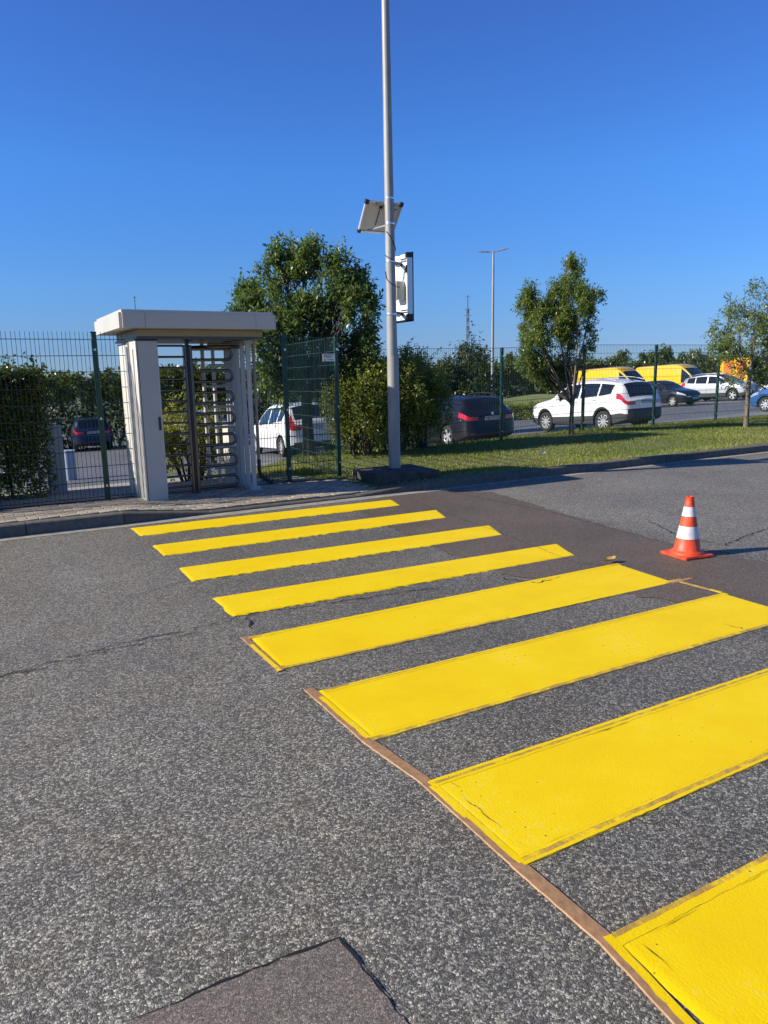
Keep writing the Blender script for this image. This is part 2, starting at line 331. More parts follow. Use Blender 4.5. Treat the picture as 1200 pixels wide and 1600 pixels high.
leaf_mat('far_leaf', (0.0456, 0.0725, 0.0161), (0.0870, 0.1139, 0.0248), (0.1656, 0.1639, 0.0373), trans=0.2)
leaf_mat('grass_blade', (0.1087, 0.1553, 0.0220), (0.1885, 0.2228, 0.0352), (0.3480, 0.3105, 0.0825), trans=0.3, rough=0.6)
def car_paint(name, col, metal=0.0, rough=0.3):
    return mat(name, col, rough, metal=metal, coat=0.35 if max(col) < .05 else 0.8, noise=0.03, nscale=3, spec=0.3 if max(col) < .05 else 0.5)
car_paint('paint_white', (0.78, 0.77, 0.74)); car_paint('paint_black', (0.010, 0.011, 0.015)); car_paint('paint_silver', (0.52, 0.53, 0.54), 0.5, 0.35)
car_paint('paint_navy', (0.012, 0.016, 0.040)); car_paint('paint_blue', (0.02, 0.09, 0.26)); car_paint('paint_yellow', (0.85, 0.50, 0.006))
car_paint('paint_sky', (0.25, 0.38, 0.52), 0.3); car_paint('paint_orange', (0.80, 0.17, 0.01)); car_paint('paint_graphite', (0.030, 0.032, 0.038), 0.3)
mat('car_glass', (0.012, 0.015, 0.018), 0.04, spec=0.7)
mat('tail_red', (0.50, 0.008, 0.014), 0.15, coat=0.8)
mat('lamp_clear', (0.62, 0.64, 0.66), 0.12, metal=0.4, coat=0.8)
mat('rim_silver', (0.66, 0.66, 0.67), 0.3, metal=0.6)
mat('plate_white', (0.42, 0.42, 0.41), 0.5)
mat('cladding', (0.035, 0.036, 0.038), 0.7)
mat('under', (0.010, 0.010, 0.010), 0.9)

# ------------------------------------------------------------------ mesh helpers
def root_off(p):
    o = Vector((0, 0, 0))
    while p is not None:
        o += p.location; p = p.parent
    return o
class MB:
    def __init__(s): s.v = []; s.f = []
    def quad_grid(s, rows):
        n = len(s.v); nr = len(rows); nc = len(rows[0])
        for r in rows: s.v += [tuple(p) for p in r]
        for i in range(nr-1):
            for j in range(nc-1):
                a = n+i*nc+j; s.f.append((a, a+1, a+nc+1, a+nc))
        return s
    def box(s, x0, x1, y0, y1, z0, z1):
        n = len(s.v)
        s.v += [(x0, y0, z0), (x1, y0, z0), (x1, y1, z0), (x0, y1, z0), (x0, y0, z1), (x1, y0, z1), (x1, y1, z1), (x0, y1, z1)]
        s.f += [tuple(n+i for i in q) for q in ((3, 2, 1, 0), (4, 5, 6, 7), (0, 1, 5, 4), (1, 2, 6, 5), (2, 3, 7, 6), (3, 0, 4, 7))]
        return s
    def bar(s, p0, p1, wx, wz, up=(0, 0, 1)):
        p0, p1 = Vector(p0), Vector(p1); d = (p1-p0).normalized(); u = Vector(up)
        if abs(d.dot(u)) > 0.97: u = Vector((0, 1, 0))
        a = d.cross(u).normalized()*wx/2; b = a.cross(d).normalized()*wz/2
        n = len(s.v)
        for p in (p0, p1): s.v += [tuple(p+q) for q in (-a-b, a-b, a+b, -a+b)]
        s.f += [tuple(n+i for i in q) for q in ((0, 1, 2, 3), (7, 6, 5, 4), (0, 4, 5, 1), (1, 5, 6, 2), (2, 6, 7, 3), (3, 7, 4, 0))]
        return s
    def tube(s, pts, r, n=8, cap=True):
        pts = [Vector(p) for p in pts]; rr = r if isinstance(r, (list, tuple)) else [r]*len(pts)
        base = len(s.v); prev = None
        for i, p in enumerate(pts):
            d = (pts[min(i+1, len(pts)-1)]-pts[max(i-1, 0)])
            d = d.normalized() if d.length > 1e-9 else Vector((0, 0, 1))
            if prev is None:
                u = Vector((0, 0, 1)) if abs(d.z) < 0.9 else Vector((1, 0, 0))
                a = d.cross(u).normalized()
            else:
                a = (prev-d*prev.dot(d)); a = a.normalized() if a.length > 1e-6 else d.orthogonal().normalized()
            prev = a; b = d.cross(a)
            for k in range(n):
                t = 2*math.pi*k/n; s.v.append(tuple(p+(a*math.cos(t)+b*math.sin(t))*rr[i]))
        for i in range(len(pts)-1):
            for k in range(n):
                k2 = (k+1) % n; q = base+i*n
                s.f.append((q+k, q+k2, q+n+k2, q+n+k))
        if cap:
            s.f.append(tuple(base+k for k in range(n-1, -1, -1))); s.f.append(tuple(base+(len(pts)-1)*n+k for k in range(n)))
        return s
    def lathe(s, prof, c=(0, 0, 0), n=24, axis='Z'):
        base = len(s.v)
        for r, z in prof:
            for k in range(n):
                t = 2*math.pi*k/n; x, y = r*math.cos(t), r*math.sin(t)
                p = (x, y, z) if axis == 'Z' else (x, z, y)
                s.v.append((c[0]+p[0], c[1]+p[1], c[2]+p[2]))
        for i in range(len(prof)-1):
            for k in range(n):
                k2 = (k+1) % n; q = base+i*n
                s.f.append((q+k, q+k2, q+n+k2, q+n+k))
        return s
    def prism(s, poly, z0, z1):
        n = len(s.v); m = len(poly)
        zz0 = z0 if callable(z0) else (lambda x, y: z0); zz1 = z1 if callable(z1) else (lambda x, y: z1)
        s.v += [(x, y, zz0(x, y)) for x, y in poly]+[(x, y, zz1(x, y)) for x, y in poly]
        s.f.append(tuple(range(n+m-1, n-1, -1))); s.f.append(tuple(range(n+m, n+2*m)))
        for i in range(m):
            j = (i+1) % m; s.f.append((n+i, n+j, n+m+j, n+m+i))
        return s
    def build(s, name, m, parent=None, smooth=False, bevel=0, angle=40, kind=None, world=True, seg=1):
        me = bpy.data.meshes.new(name)
        off = root_off(parent) if (parent is not None and world) else Vector((0, 0, 0))
        me.from_pydata([(a-off.x, b-off.y, c-off.z) for a, b, c in s.v], [], s.f)
        bm = bmesh.new(); bm.from_mesh(me)
        bmesh.ops.remove_doubles(bm, verts=bm.verts, dist=1e-5)
        bmesh.ops.recalc_face_normals(bm, faces=bm.faces)
        if bevel:
            ed = [e for e in bm.edges if len(e.link_faces) == 2 and e.calc_face_angle(0) > 0.5]
            bmesh.ops.bevel(bm, geom=ed, offset=bevel, segments=seg, affect='EDGES', clamp_overlap=True)
        bm.to_mesh(me); bm.free()
        if smooth or bevel:
            me.polygons.foreach_set('use_smooth', [True]*len(me.polygons)); me.set_sharp_from_angle(angle=R_(angle))
        me.materials.append(MATS[m] if isinstance(m, str) else m)
        o = bpy.data.objects.new(name, me); C.objects.link(o)
        if parent is not None: o.parent = parent
        if kind: o['kind'] = kind
        return o
def tag(o, label, cat=None, group=None):
    o['label'] = label
    if cat: o['category'] = cat
    if group: o['group'] = group
    return o
def thing(name, label, cat, loc=(0, 0, 0), group=None, rz=0):
    o = bpy.data.objects.new(name, None); o.empty_display_size = 0.2; C.objects.link(o)
    o.location = loc; o.rotation_euler = (0, 0, rz)
    return tag(o, label, cat, group)
def struct(name, loc=(0, 0, 0)):
    o = bpy.data.objects.new(name, None); C.objects.link(o); o.location = loc; o['kind'] = 'structure'
    return o
def inst(o, parent, loc=None, name=None):
    c = o.copy(); C.objects.link(c); c.parent = parent
    if loc is not None: c.location = loc
    return c
def copy_tree(o, parent=None):
    c = o.copy(); C.objects.link(c); c.parent = parent
    for ch in list(o.children): copy_tree(ch, c)
    return c
def np_mesh(name, V, Q, m, parent=None, tint=None, kind=None, n=4):
    """V (N,3), Q (M,n) index array -> one mesh object"""
    V = np.asarray(V, dtype=np.float32); Q = np.asarray(Q, dtype=np.int32)
    if parent is not None:
        V = V-np.array(root_off(parent), dtype=np.float32)
    me = bpy.data.meshes.new(name)
    me.vertices.add(len(V)); me.vertices.foreach_set('co', V.ravel())
    me.loops.add(Q.size); me.loops.foreach_set('vertex_index', Q.ravel())
    me.polygons.add(len(Q)); me.polygons.foreach_set('loop_start', np.arange(0, Q.size, n, dtype=np.int32))
    me.update(calc_edges=True)
    if tint is not None:
        at = me.attributes.new('tint', 'FLOAT', 'POINT'); at.data.foreach_set('value', np.asarray(tint, dtype=np.float32))
    me.materials.append(MATS[m]); me.validate()
    o = bpy.data.objects.new(name, me); C.objects.link(o)
    if parent is not None: o.parent = parent
    if kind: o['kind'] = kind
    return o
# ------------------------------------------------------------------ the ground, roads and pavements
def uniq(a): return sorted(set(round(v, 3) for v in a))
gxs = uniq([-400, -200, -100, -60, -40]+list(np.arange(-30, -4, 2.0))+list(np.arange(-4, 26, 0.35))+list(np.arange(26, 60, 1.5))+[70, 90, 130, 200, 400, 700])
gys = uniq([-300, -100, -40, -14, 0, 7.9]+list(np.arange(8.36, 9.1, 0.045))+list(np.arange(9.1, 22, 0.22))+list(np.arange(22, 48, 1.0))+[52, 60, 80, 120, 200, 400, 700])
def terrain(name, m, x0, x1, y0, y1, lift, kind='structure'):
    xs = [x for x in gxs if x0 <= x <= x1]; ys = [y for y in gys if y0 <= y <= y1]
    mb = MB(); mb.quad_grid([[(x, y, ground(x, y)+lift) for x in xs] for y in ys])
    o = mb.build(name, m, smooth=True, angle=60); o['kind'] = kind
    return o
o = terrain('ground', 'field', -400, 700, -300, 700, -0.012)
terrain('grass_verge', 'verge_soil', 4.6, 40, 8.5, 14.0, 0.0)
terrain('car_park', 'lot_asphalt', -14, 75, 15.2, 52.0, 0.02)
terrain('parking_bay', 'bay_paving', 6.5, 60, 14.6, 19.2, 0.035)
terrain('footpath', 'concrete', -3.5, 4.4, 9.8, 15.3, 0.01)

# the road: one sheet, with the brown resurfaced band and the patch laid a little above
mb = MB(); mb.quad_grid([[(x, y, 0.0) for x in (-90, -30, -10, 0, 5, 10, 20, 60, 140)] for y in [-9.0, -4, 0, 4, 7]] +
                        [[(x, kerb_y(x)-0.16, 0.0) for x in (-90, -30, -10, 0, 5, 10, 20, 60, 140)]])
o = mb.build('road', 'asphalt'); o['kind'] = 'structure'
def ragged(pts, step=0.05, amp=0.008, seed=1, close=True):
    r = random.Random(seed); out = []
    n = len(pts)
    for i in range(n if close else n-1):
        a, b = Vector(pts[i]).to_2d(), Vector(pts[(i+1) % n]).to_2d(); L = (b-a).length; k = max(1, int(L/step))
        nn = Vector((-(b-a).y, (b-a).x)).normalized() if L > 0 else Vector((0, 0))
        for j in range(k):
            t = j/k; e = amp*r.uniform(-1, 1)*(0.3 if j == 0 else 1)
            out.append(tuple(a+(b-a)*t+nn*e))
    if not close: out.append(tuple(Vector(pts[-1]).to_2d()))
    return out
def sheet(name, m, poly, z, parent=None, th=None):
    mb = MB()
    if th: mb.prism(poly, z, z+th)
    else:
        n = len(poly); mb.v = [(x, y, z) for x, y in poly]; mb.f = [tuple(range(n))]
    bmx = mb.build(name, m, parent)
    return bmx
band = [(5.75, 8.3), (6.05, 7.8), (5.62, 5.2), (5.54, 4.5), (5.66, 3.5), (6.1, 0.5), (4.9, 0.2), (4.1, 3.45), (3.62, 4.52), (3.72, 6.1), (3.95, 7.6), (4.4, 8.3)]
o = sheet('resurfaced_road', 'red_asphalt', ragged(band, 0.05, 0.03, 3), 0.004); o['kind'] = 'structure'
patch = [zpx(530, 1466)[:2], zpx(345, 1536)[:2], zpx(200, 1600)[:2], (-0.35, 1.25), (0.5, 0.8), (1.1, 1.0), zpx(640, 1606)[:2], zpx(580, 1530)[:2]]
o = sheet('road_patch', 'patch_asphalt', ragged(patch, 0.03, 0.006, 4), 0.004); o['kind'] = 'structure'

def crack(pts, wid, seed, amp=0.018, z=0.0055):
    r = random.Random(seed); p2 = []
    for i in range(len(pts)-1):
        a, b = Vector(pts[i][:2]), Vector(pts[i+1][:2]); L = (b-a).length; k = max(2, int(L/0.035))
        nn = Vector((-(b-a).y, (b-a).x)).normalized()
        for j in range(k): p2.append((a+(b-a)*j/k+nn*amp*r.uniform(-1, 1), nn))
    mb = MB(); rows = [[], []]
    for i, (p, nn) in enumerate(p2):
        ww = 1.7*wid*r.uniform(0.15, 1.0)*min(1, i/4+.1, (len(p2)-1-i)/4+.1)
        rows[0].append((*(p+nn*ww), z)); rows[1].append((*(p-nn*ww), z))
    mb.quad_grid(rows); o = mb.build('road_crack', 'crack'); o['kind'] = 'structure'
    return o
crack([zpx(-60, 1076), zpx(0, 1058), zpx(100, 1030), zpx(200, 1003), zpx(340, 975), zpx(400, 958), zpx(480, 948), zpx(560, 936), zpx(640, 924), zpx(700, 918)], 0.0042, 1)
crack([zpx(0, 1062), zpx(90, 1038), zpx(190, 1012), zpx(330, 985)], 0.003, 11)
crack([zpx(398, 958), zpx(388, 968), zpx(392, 985)], 0.008, 2, 0.02)
crack([zpx(1005, 810), zpx(1060, 838), zpx(1130, 852), zpx(1200, 826), zpx(1260, 815)], 0.005, 3)
crack([zpx(700, 768), zpx(780, 785), zpx(860, 800), zpx(960, 828), zpx(1060, 852), zpx(1200, 876), zpx(1300, 895)], 0.004, 4)
crack([zpx(150, 935), zpx(215, 930), zpx(300, 905)], 0.002, 5)
crack([zpx(195, 1602), zpx(345, 1537), zpx(440, 1500), zpx(530, 1467), zpx(545, 1485), zpx(580, 1530), zpx(640, 1606)], 0.0035, 6, 0.005)
crack([zpx(770, 897), zpx(790, 905), zpx(840, 912), zpx(880, 900)], 0.006, 8)
crack([zpx(1130, 975), zpx(1165, 985), zpx(1210, 1003)], 0.005, 9)
crack([zpx(640, 780), zpx(690, 800), zpx(780, 832), zpx(900, 880), zpx(960, 885)], 0.0025, 10, 0.01)

# gutter strip and kerb stones
kx = list(np.arange(-6, 33, 0.5))
mb = MB(); mb.quad_grid([[(x, kerb_y(x)-0.165, 0.003) for x in kx], [(x, kerb_y(x)+0.01, 0.006) for x in kx]])
o = mb.build('gutter', 'gutter'); o['kind'] = 'structure'
kerb = struct('kerb')
for i in range(-4, 33):
    xa, xb = 0.47+0.985*i+0.004, 0.47+0.985*(i+1)-0.004
    ja, jb = [random.uniform(-.004, .004) for _ in range(2)]
    ya, yb = kerb_y(xa)+ja, kerb_y(xb)+jb
    za, zb = kerb_z(xa)+jb*.6, kerb_z(xb)+ja*.6
    mb = MB(); c = 0.018
    prof = [(0, -0.1), (0, -c), (c, 0), (0.13, 0), (0.13, -0.1)]
    n = len(prof)
    for x, y, z in ((xa, ya, za), (xb, yb, zb)):
        mb.v += [(x, y+p, (z+q if q > -0.09 else -0.1)) for p, q in prof]
    mb.f = [(k, (k+1) % n, n+(k+1) % n, n+k) for k in range(n)]+[tuple(range(n-1, -1, -1)), tuple(range(n, 2*n))]
    mb.build('kerb_stone', 'kerb_concrete', kerb, smooth=True, angle=50)
# block paving between kerb and fence
pave = struct('pavement')
mb = MB(); xs = list(np.arange(-7, 5.0, 0.25)); ys = [0.13, 0.5, 0.9, 1.3, 1.5]
mb.quad_grid([[(x, kerb_y(x)+y, ground(x, kerb_y(x)+y)+0.006) for x in xs] for y in ys])
mb.build('bedding', 'joint_sand', pave, smooth=True)
count = 0
protos = []
for k in range(4):
    m2 = MB().box(-0.098+.002*k*.3, 0.098, -0.049, 0.049-.001*k, -0.03, 0.012+0.001*k)
    protos.append(m2.build('paving_stone', 'paver', pave, bevel=0.005, world=False))
first = [True]*4
for r in range(12):
    for c in range(-2, 23):
        if count >= 296: break
        x = 0.1+0.205*c+(0.1 if r % 2 else 0)+random.uniform(-.003, .003); y = kerb_y(x)+0.13+0.053+0.1035*r+random.uniform(-.002, .002)
        k = random.randrange(4)
        o = protos[k] if first[k] else inst(protos[k], pave); first[k] = False
        dz = (ground(x, y+.06)-ground(x, y-.06))/.12; dzx = (ground(x+.1, y)-ground(x-.1, y))/.2
        o.location = (x, y, ground(x, y)+0.006+random.uniform(-.002, .003))
        o.rotation_euler = (math.atan(dz)+random.uniform(-.01, .01), -math.atan(dzx)+random.uniform(-.01, .01), 0.012+random.uniform(-.012, .012)); count += 1

# ------------------------------------------------------------------ the yellow crossing
SP = {1: [(204, 826), (220, 838), (612, 781), (627, 790)], 2: [(238, 853), (256, 869), (683, 797), (699, 809)], 3: [(280, 888), (300, 909), (766, 821), (786, 836)],
      4: [(333, 935), (364, 964), (871, 850), (900, 868)], 5: [(390, 996), (440, 1046), (965, 881), (1054, 910)]}
SQ = {k: [zpx(*p) for p in v] for k, v in SP.items()}
def extend(a, b, L):
    d = (b-a).normalized(); return a+d*L
d6 = (zpx(1130, 927)-zpx(500, 1080)); L6 = d6.length
a, b = zpx(494, 1081), zpx(582, 1158)
SQ[6] = [a, b, zpx(1130, 927), extend(b, zpx(1200, 978), L6)]
a, b = zpx(668, 1222), zpx(820, 1355)
SQ[7] = [a, b, extend(a, zpx(1200, 1045), 3.12), extend(b, zpx(1200, 1188), 3.12)]
a, b = zpx(948, 1466), zpx(1062, 1600)
b2 = a+(SQ[7][1]-SQ[7][0]).normalized()*0.56
SQ[8] = [a, b2, extend(a, zpx(1200, 1337), 3.1), b2+(zpx(1200, 1337)-a).normalized()*3.1]
LAB = {1: 'far yellow crossing stripe lying right along the dropped kerb', 2: 'thin far yellow crossing stripe, second one out from the kerb',
       3: 'yellow crossing stripe with a crack across it, third one out from the kerb', 4: 'unmasked yellow crossing stripe with ragged edges, next to the first taped stripe',
       5: 'yellow crossing stripe masked with tape, its end near the dry leaf', 6: 'yellow crossing stripe masked with tape, its far end below the traffic cone',
       7: 'wide wet yellow crossing stripe with black gaps along its taped end', 8: 'huge yellow crossing stripe cut off by the bottom right corner'}
def lerp2(q, u, v):
    """u along 0..1, v across 0 (far) .. 1 (near)"""
    t, bb = q[0].lerp(q[2], u), q[1].lerp(q[3], u)
    return t.lerp(bb, v)
for k, q in SQ.items():
    rag = 0.0065 if k <= 4 else 0.002
    n = 150; r = random.Random(40+k)
    et = [r.gauss(0, 1)*rag for _ in range(n+1)]; eb = [r.gauss(0, 1)*rag for _ in range(n+1)]
    rows = []
    W = (q[1]-q[0]).length
    for v in (0, 0.008, 0.1, .3, .5, .7, .9, .992, 1):
        row = []
        for i in range(n+1):
            u = i/n; p = lerp2(q, u, v)
            nn = (q[1]-q[0]).normalized()
            off = et[i] if v == 0 else (eb[i] if v == 1 else 0)
            ex = r.gauss(0, 1)*rag*0.9 if i in (0, n) else 0
            z = 0.0050 if 0 < v < 1 and 0 < i < n else 0.0008
            p = p+nn*off+(q[2]-q[0]).normalized()*ex
            row.append((p.x, p.y, z))
        rows.append(row)
    o = MB().quad_grid(rows).build('crossing_stripe', 'yellow_paint', smooth=True, angle=70)
    tag(o, LAB[k], 'road marking', 'yellow crossing stripes')
# masking tape, crumpled a little, half painted over
def tape(a, b, label, wid=0.045, over=None, seed=0, z=0.0052, bare=False):
    """strip of tape from a to b; over = list of (t0, t1, v0, v1) where paint covers it"""
    r = random.Random(seed); a, b = Vector(a[:2]), Vector(b[:2]); d = (b-a); L = d.length; d.normalize(); nn = Vector((-d.y, d.x))
    n = max(8, int(L/0.03)); rows = []; wob = [r.uniform(-.0012, .0012) for _ in range(n+1)]; hz = [r.random()**4*0.0012 for _ in range(n+1)]
    for v in (-0.56, -0.5, -0.25, 0, 0.25, 0.5, 0.56):
        rows.append([(*(a+d*(L*i/n)+nn*(v*wid+wob[i]+r.uniform(-.0006, .0006))), 0.0006 if abs(v) > .51 else z-.0004*abs(v)+hz[i]*(1-abs(v)*1.9)+r.uniform(0, .0010)) for i in range(n+1)])
    root = MB().quad_grid(rows).build('masking_tape', 'tape' if bare or not over else 'painted_tape', smooth=True, angle=9)
    tag(root, label, 'tape', 'masking tape round the crossing stripes')
    for t0, t1, v0, v1 in over or []:
        i0, i1 = int(t0*n), max(int(t0*n)+1, int(t1*n)); rr = []
        mean0 = v0
        for v in (0, .33, .66, 1):
            row = []
            for i in range(i0, i1+1):
                e0 = v0+r.uniform(-.05, .05); e1 = min(v1, .47)+r.uniform(-.02, .02)
                vv = e0+(e1-e0)*v
                row.append((*(a+d*(L*i/n)+nn*(vv*wid+wob[i])), z-.0004*abs(vv)+hz[i]*(1-abs(vv)*1.9)+0.0010))
            rr.append(row)
        p = MB().quad_grid(rr).build('paint_smear', 'yellow_paint', root, smooth=True, angle=60)
    return root
def side(k, u0, u1, v): return lerp2(SQ[k], u0, v), lerp2(SQ[k], u1, v)
tape(zpx(381, 996), zpx(440, 1049), 'short tape end sticking out beside the narrowest taped stripe', 0.035, [(0.25, 1, -.5, .1)], 1, bare=True)
a, b = side(5, -0.005, 1.0, 0.03); tape(a, b, 'tape along the far edge of the taped stripe next to the dry leaf', 0.04, [(0.03, .97, -.5, .15), (0.2, 1, .05, .5)], 2)
a, b = side(5, -0.01, 1.03, 0.97); tape(a, b, 'tape along the near edge of the taped stripe next to the dry leaf', 0.045, [(0.02, 0.98, 0.0, .5), (.5, .95, -.5, .2)], 3)
a, b = zpx(483, 1077), zpx(578, 1160); tape(a, b, 'peeling tape at the left end of the stripe below the cone', 0.05, [(0.2, 0.97, -.1, .5)], 4, bare=True)
a, b = side(6, 0.01, 1.0, 0.04); tape(a, b, 'tape along the far edge of the stripe below the cone', 0.04, [(0.0, 1, -.5, -.1), (0.05, 1, .1, .5)], 5)
a, b = side(6, 0.0, 1.0, 0.97); tape(a, b, 'tape along the near edge of the stripe below the cone', 0.045, [(0.0, 1, .05, .5)], 6)
a, b = zpx(572, 1156), zpx(672, 1226); tape(a, b, 'bare brown tape bridging the dark gap left of the wide wet stripe', 0.048, [], 7)
a, b = zpx(668, 1224), zpx(812, 1352); tape(a, b, 'yellow smeared tape at the left end of the wide wet stripe', 0.05, [(0.0, 1, -.05, .5), (.1, .5, -.25, .2)], 8, bare=True)
a, b = zpx(806, 1348), zpx(950, 1472); tape(a, b, 'bare brown tape bridging the dark gap before the corner stripe', 0.05, [], 9)
a, b = zpx(944, 1466), zpx(1100, 1632); tape(a, b, 'yellow smeared tape at the left end of the corner stripe', 0.05, [(0.0, 1, -.1, .5)], 10, bare=True)
a, b = side(7, 0.0, 1.0, 0.045); tape(a, b, 'tape along the far edge of the wide wet stripe', 0.05, [(0.0, 1, .1, .5), (0, 1, -.5, -.2)], 11)
a, b = side(7, 0.0, 1.0, 0.955); tape(a, b, 'tape along the near edge of the wide wet stripe', 0.05, [(0.0, 1, .2, .5), (0, .7, -.5, -.2)], 12)
a, b = side(8, 0.0, 1.0, 0.04); tape(a, b, 'tape along the far edge of the corner stripe', 0.05, [(0.0, 1, -.5, .1)], 13)
a, b = zpx(1056, 908), zpx(1128, 927); tape(a, b, 'thin bare tape running towards the traffic cone between two stripe ends', 0.03, [(0.75, 1, -.5, .5)], 14)
a, b = zpx(1048, 912), zpx(1080, 904); tape(a, b, 'crumpled loose tape tip nearest the traffic cone', 0.035, [], 15)
# dark gaps where paint stops short of the tape
def gap(k, u0, u1, v, wid=0.004, seed=0, amp=.004):
    a, b = lerp2(SQ[k], u0, v), lerp2(SQ[k], u1, v); o = crack([a, b], wid, seed, amp, 0.0105); o.name = 'paint_gap'; return o
def gap_line(k, p0, p1, wid, seed, amp):
    a, b = lerp2(SQ[k], *p0), lerp2(SQ[k], *p1); r = random.Random(seed); t = 0.0; L = (b-a).length
    while t < 0.97:
        t1 = min(1.0, t+r.uniform(.05, .30)/max(L, .3))
        if (t1-t)*L > .02:
            o = crack([a.lerp(b, t), a.lerp(b, t1)], wid*r.uniform(.3, 1.1), seed+int(t*99), amp, 0.0078); o.name = 'paint_gap'
        t = t1+r.uniform(.03, .55)/max(L, .3)
gap_line(7, (0.025, 0.10), (0.022, 0.62), 0.006, 21, 0.010); gap_line(7, (0.018, 0.25), (0.02, 0.95), 0.003, 22, 0.006)
gap_line(7, (0.26, 0.10), (0.38, 0.095), 0.0025, 23, 0.002); gap_line(7, (0.42, 0.93), (0.46, 0.925), 0.003, 24, 0.003)
gap_line(7, (0.05, 0.915), (0.6, 0.92), 0.0012, 25, 0.002); gap_line(8, (0.04, 0.10), (0.28, 0.09), 0.0025, 26, 0.002)
gap_line(8, (0.02, 0.12), (0.02, 0.5), 0.003, 27, 0.004); gap_line(6, (0.02, 0.09), (0.5, 0.085), 0.0016, 28, 0.002)
gap_line(5, (0.02, 0.09), (0.5, 0.085), 0.0016, 29, 0.002); gap_line(5, (0.3, 0.9), (0.95, 0.92), 0.0018, 30, 0.002)
gap_line(6, (0.62, 0.08), (0.68, 0.09), 0.005, 31, 0.004); gap_line(5, (0.52, 0.08), (0.56, 0.09), 0.005, 32, 0.004)
gap_line(6, (0.7, 0.1), (0.8, 0.8), 0.0016, 33, 0.006); gap_line(4, (0.22, 0.15), (0.6, 0.3), 0.0012, 34, 0.006)
gap_line(4, (0.55, 0.1), (0.62, 0.95), 0.002, 35, 0.012); gap_line(3, (0.33, 0.05), (0.37, 0.95), 0.002, 36, 0.012)
gap_line(4, (0.01, 0.2), (0.06, 0.0), 0.004, 37, 0.006); gap_line(2, (0.5, .9), (.75, .9), 0.0016, 38, .006)

# the dry leaf
p = zpx(953, 880); r = random.Random(5)
mb = MB(); rows = []
for i in range(7):
    t = i/6; wd = 0.035*math.sin(math.pi*min(1, t*0.95+.03))**0.7
    rows.append([(p.x-0.05+0.1*t, p.y+wd*s-0.01*t, 0.02+0.02*abs(s)+0.02*t*t+r.uniform(-.004, .004)) for s in (-1, -.5, 0, .5, 1)])
mb.quad_grid(rows); o = mb.build('dry_leaf', 'dead_leaf', smooth=True); tag(o, 'curled dry brown leaf lying on the road by a stripe end', 'leaf')

# ------------------------------------------------------------------ traffic cone
c = zpx(1073, 868)
t = thing('traffic_cone', 'red and white striped traffic cone standing on the brown road band', 'cone', c, rz=0)
def cr(z): return 0.112-(0.112-0.030)*(z-0.045)/0.455
MB().prism([(x*sx, y*sy) for x, y, sx, sy in ((.155, .155, 1, 1), (.155, .155, -1, 1), (.155, .155, -1, -1), (.155, .155, 1, -1))], 0.004, 0.028).build('base', 'cone_red', t, bevel=0.008, world=False, seg=2)
MB().lathe([(.14, .028), (.132, .045), (.118, .052), (cr(.06), .06), (cr(.16), .16)], n=40).build('lower_cone', 'cone_red', t, smooth=True, world=False)
MB().lathe([(cr(.16)+.002, .16), (cr(.265)+.002, .265)], n=40).build('reflective_band', 'cone_white', t, smooth=True, world=False)
MB().lathe([(cr(.265), .265), (cr(.35), .35)], n=40).build('middle_cone', 'cone_red', t, smooth=True, world=False)
MB().lathe([(cr(.35)+.002, .35), (cr(.43)+.002, .43)], n=40).build('reflective_band', 'cone_white', t, smooth=True, world=False)
MB().lathe([(cr(.43), .43), (cr(.485), .485), (.036, .488), (.036, .496), (.028, .498), (.034, .515), (.024, .517), (.022, .49)], n=40).build('tip', 'cone_red', t, smooth=True, world=False)
t.rotation_euler = (0, 0, R_(-8)); t.scale = (1.0, 1.0, 1.0)

# ------------------------------------------------------------------ turnstile
T = thing('turnstile', 'full height white turnstile under a flat canopy beside the fence', 'turnstile', (2.6, 9.7, 0.06))
PZ = 0.06
# canopy
def rrect(x0, x1, y0, y1, r, n=5):
    out = []
    for cx, cy, a0 in ((x1-r, y1-r, 0), (x0+r, y1-r, 90), (x0+r, y0+r, 180), (x1-r, y0+r, 270)):
        for k in range(n+1):
            a = R_(a0+90*k/n); out.append((cx+r*math.cos(a), cy+r*math.sin(a)))
    return out
RX0, RX1, RY0, RY1, RZ0, RZ1 = 1.71, 3.64, 9.15, 10.95, 2.165, 2.375
seams = [2.0, 3.36]
for xa, xb in ((RX0, seams[0]-.002), (seams[0]+.002, seams[1]-.002), (seams[1]+.002, RX1)):
    mb = MB(); mb.box(xa, xb, RY0, RY1, RZ0, RZ1)
    o = mb.build('canopy_panel', 'roof_panel', T, bevel=0.0)
    bm = bmesh.new(); bm.from_mesh(o.data)
    es = []
    for e in bm.edges:
        m_ = (e.verts[0].co+e.verts[1].co)/2+root_off(T)
        dx = abs(e.verts[0].co.x-e.verts[1].co.x)
        top = m_.z > RZ1-1e-4
        outer = (abs(m_.x-RX0) < 1e-3 or abs(m_.x-RX1) < 1e-3)
        if (top and (dx > 1e-4 or outer)) or (outer and abs(e.verts[0].co.z-e.verts[1].co.z) > 1e-3): es.append(e)
    bmesh.ops.bevel(bm, geom=es, offset=0.035, segments=4, affect='EDGES', clamp_overlap=True); bm.to_mesh(o.data); bm.free()
    o.data.polygons.foreach_set('use_smooth', [True]*len(o.data.polygons)); o.data.set_sharp_from_angle(angle=R_(35))
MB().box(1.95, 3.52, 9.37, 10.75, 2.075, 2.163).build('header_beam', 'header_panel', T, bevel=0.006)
MB().box(1.93, 3.54, 9.36, 10.76, 2.05, 2.073).build('header_trim', 'dark_steel', T)
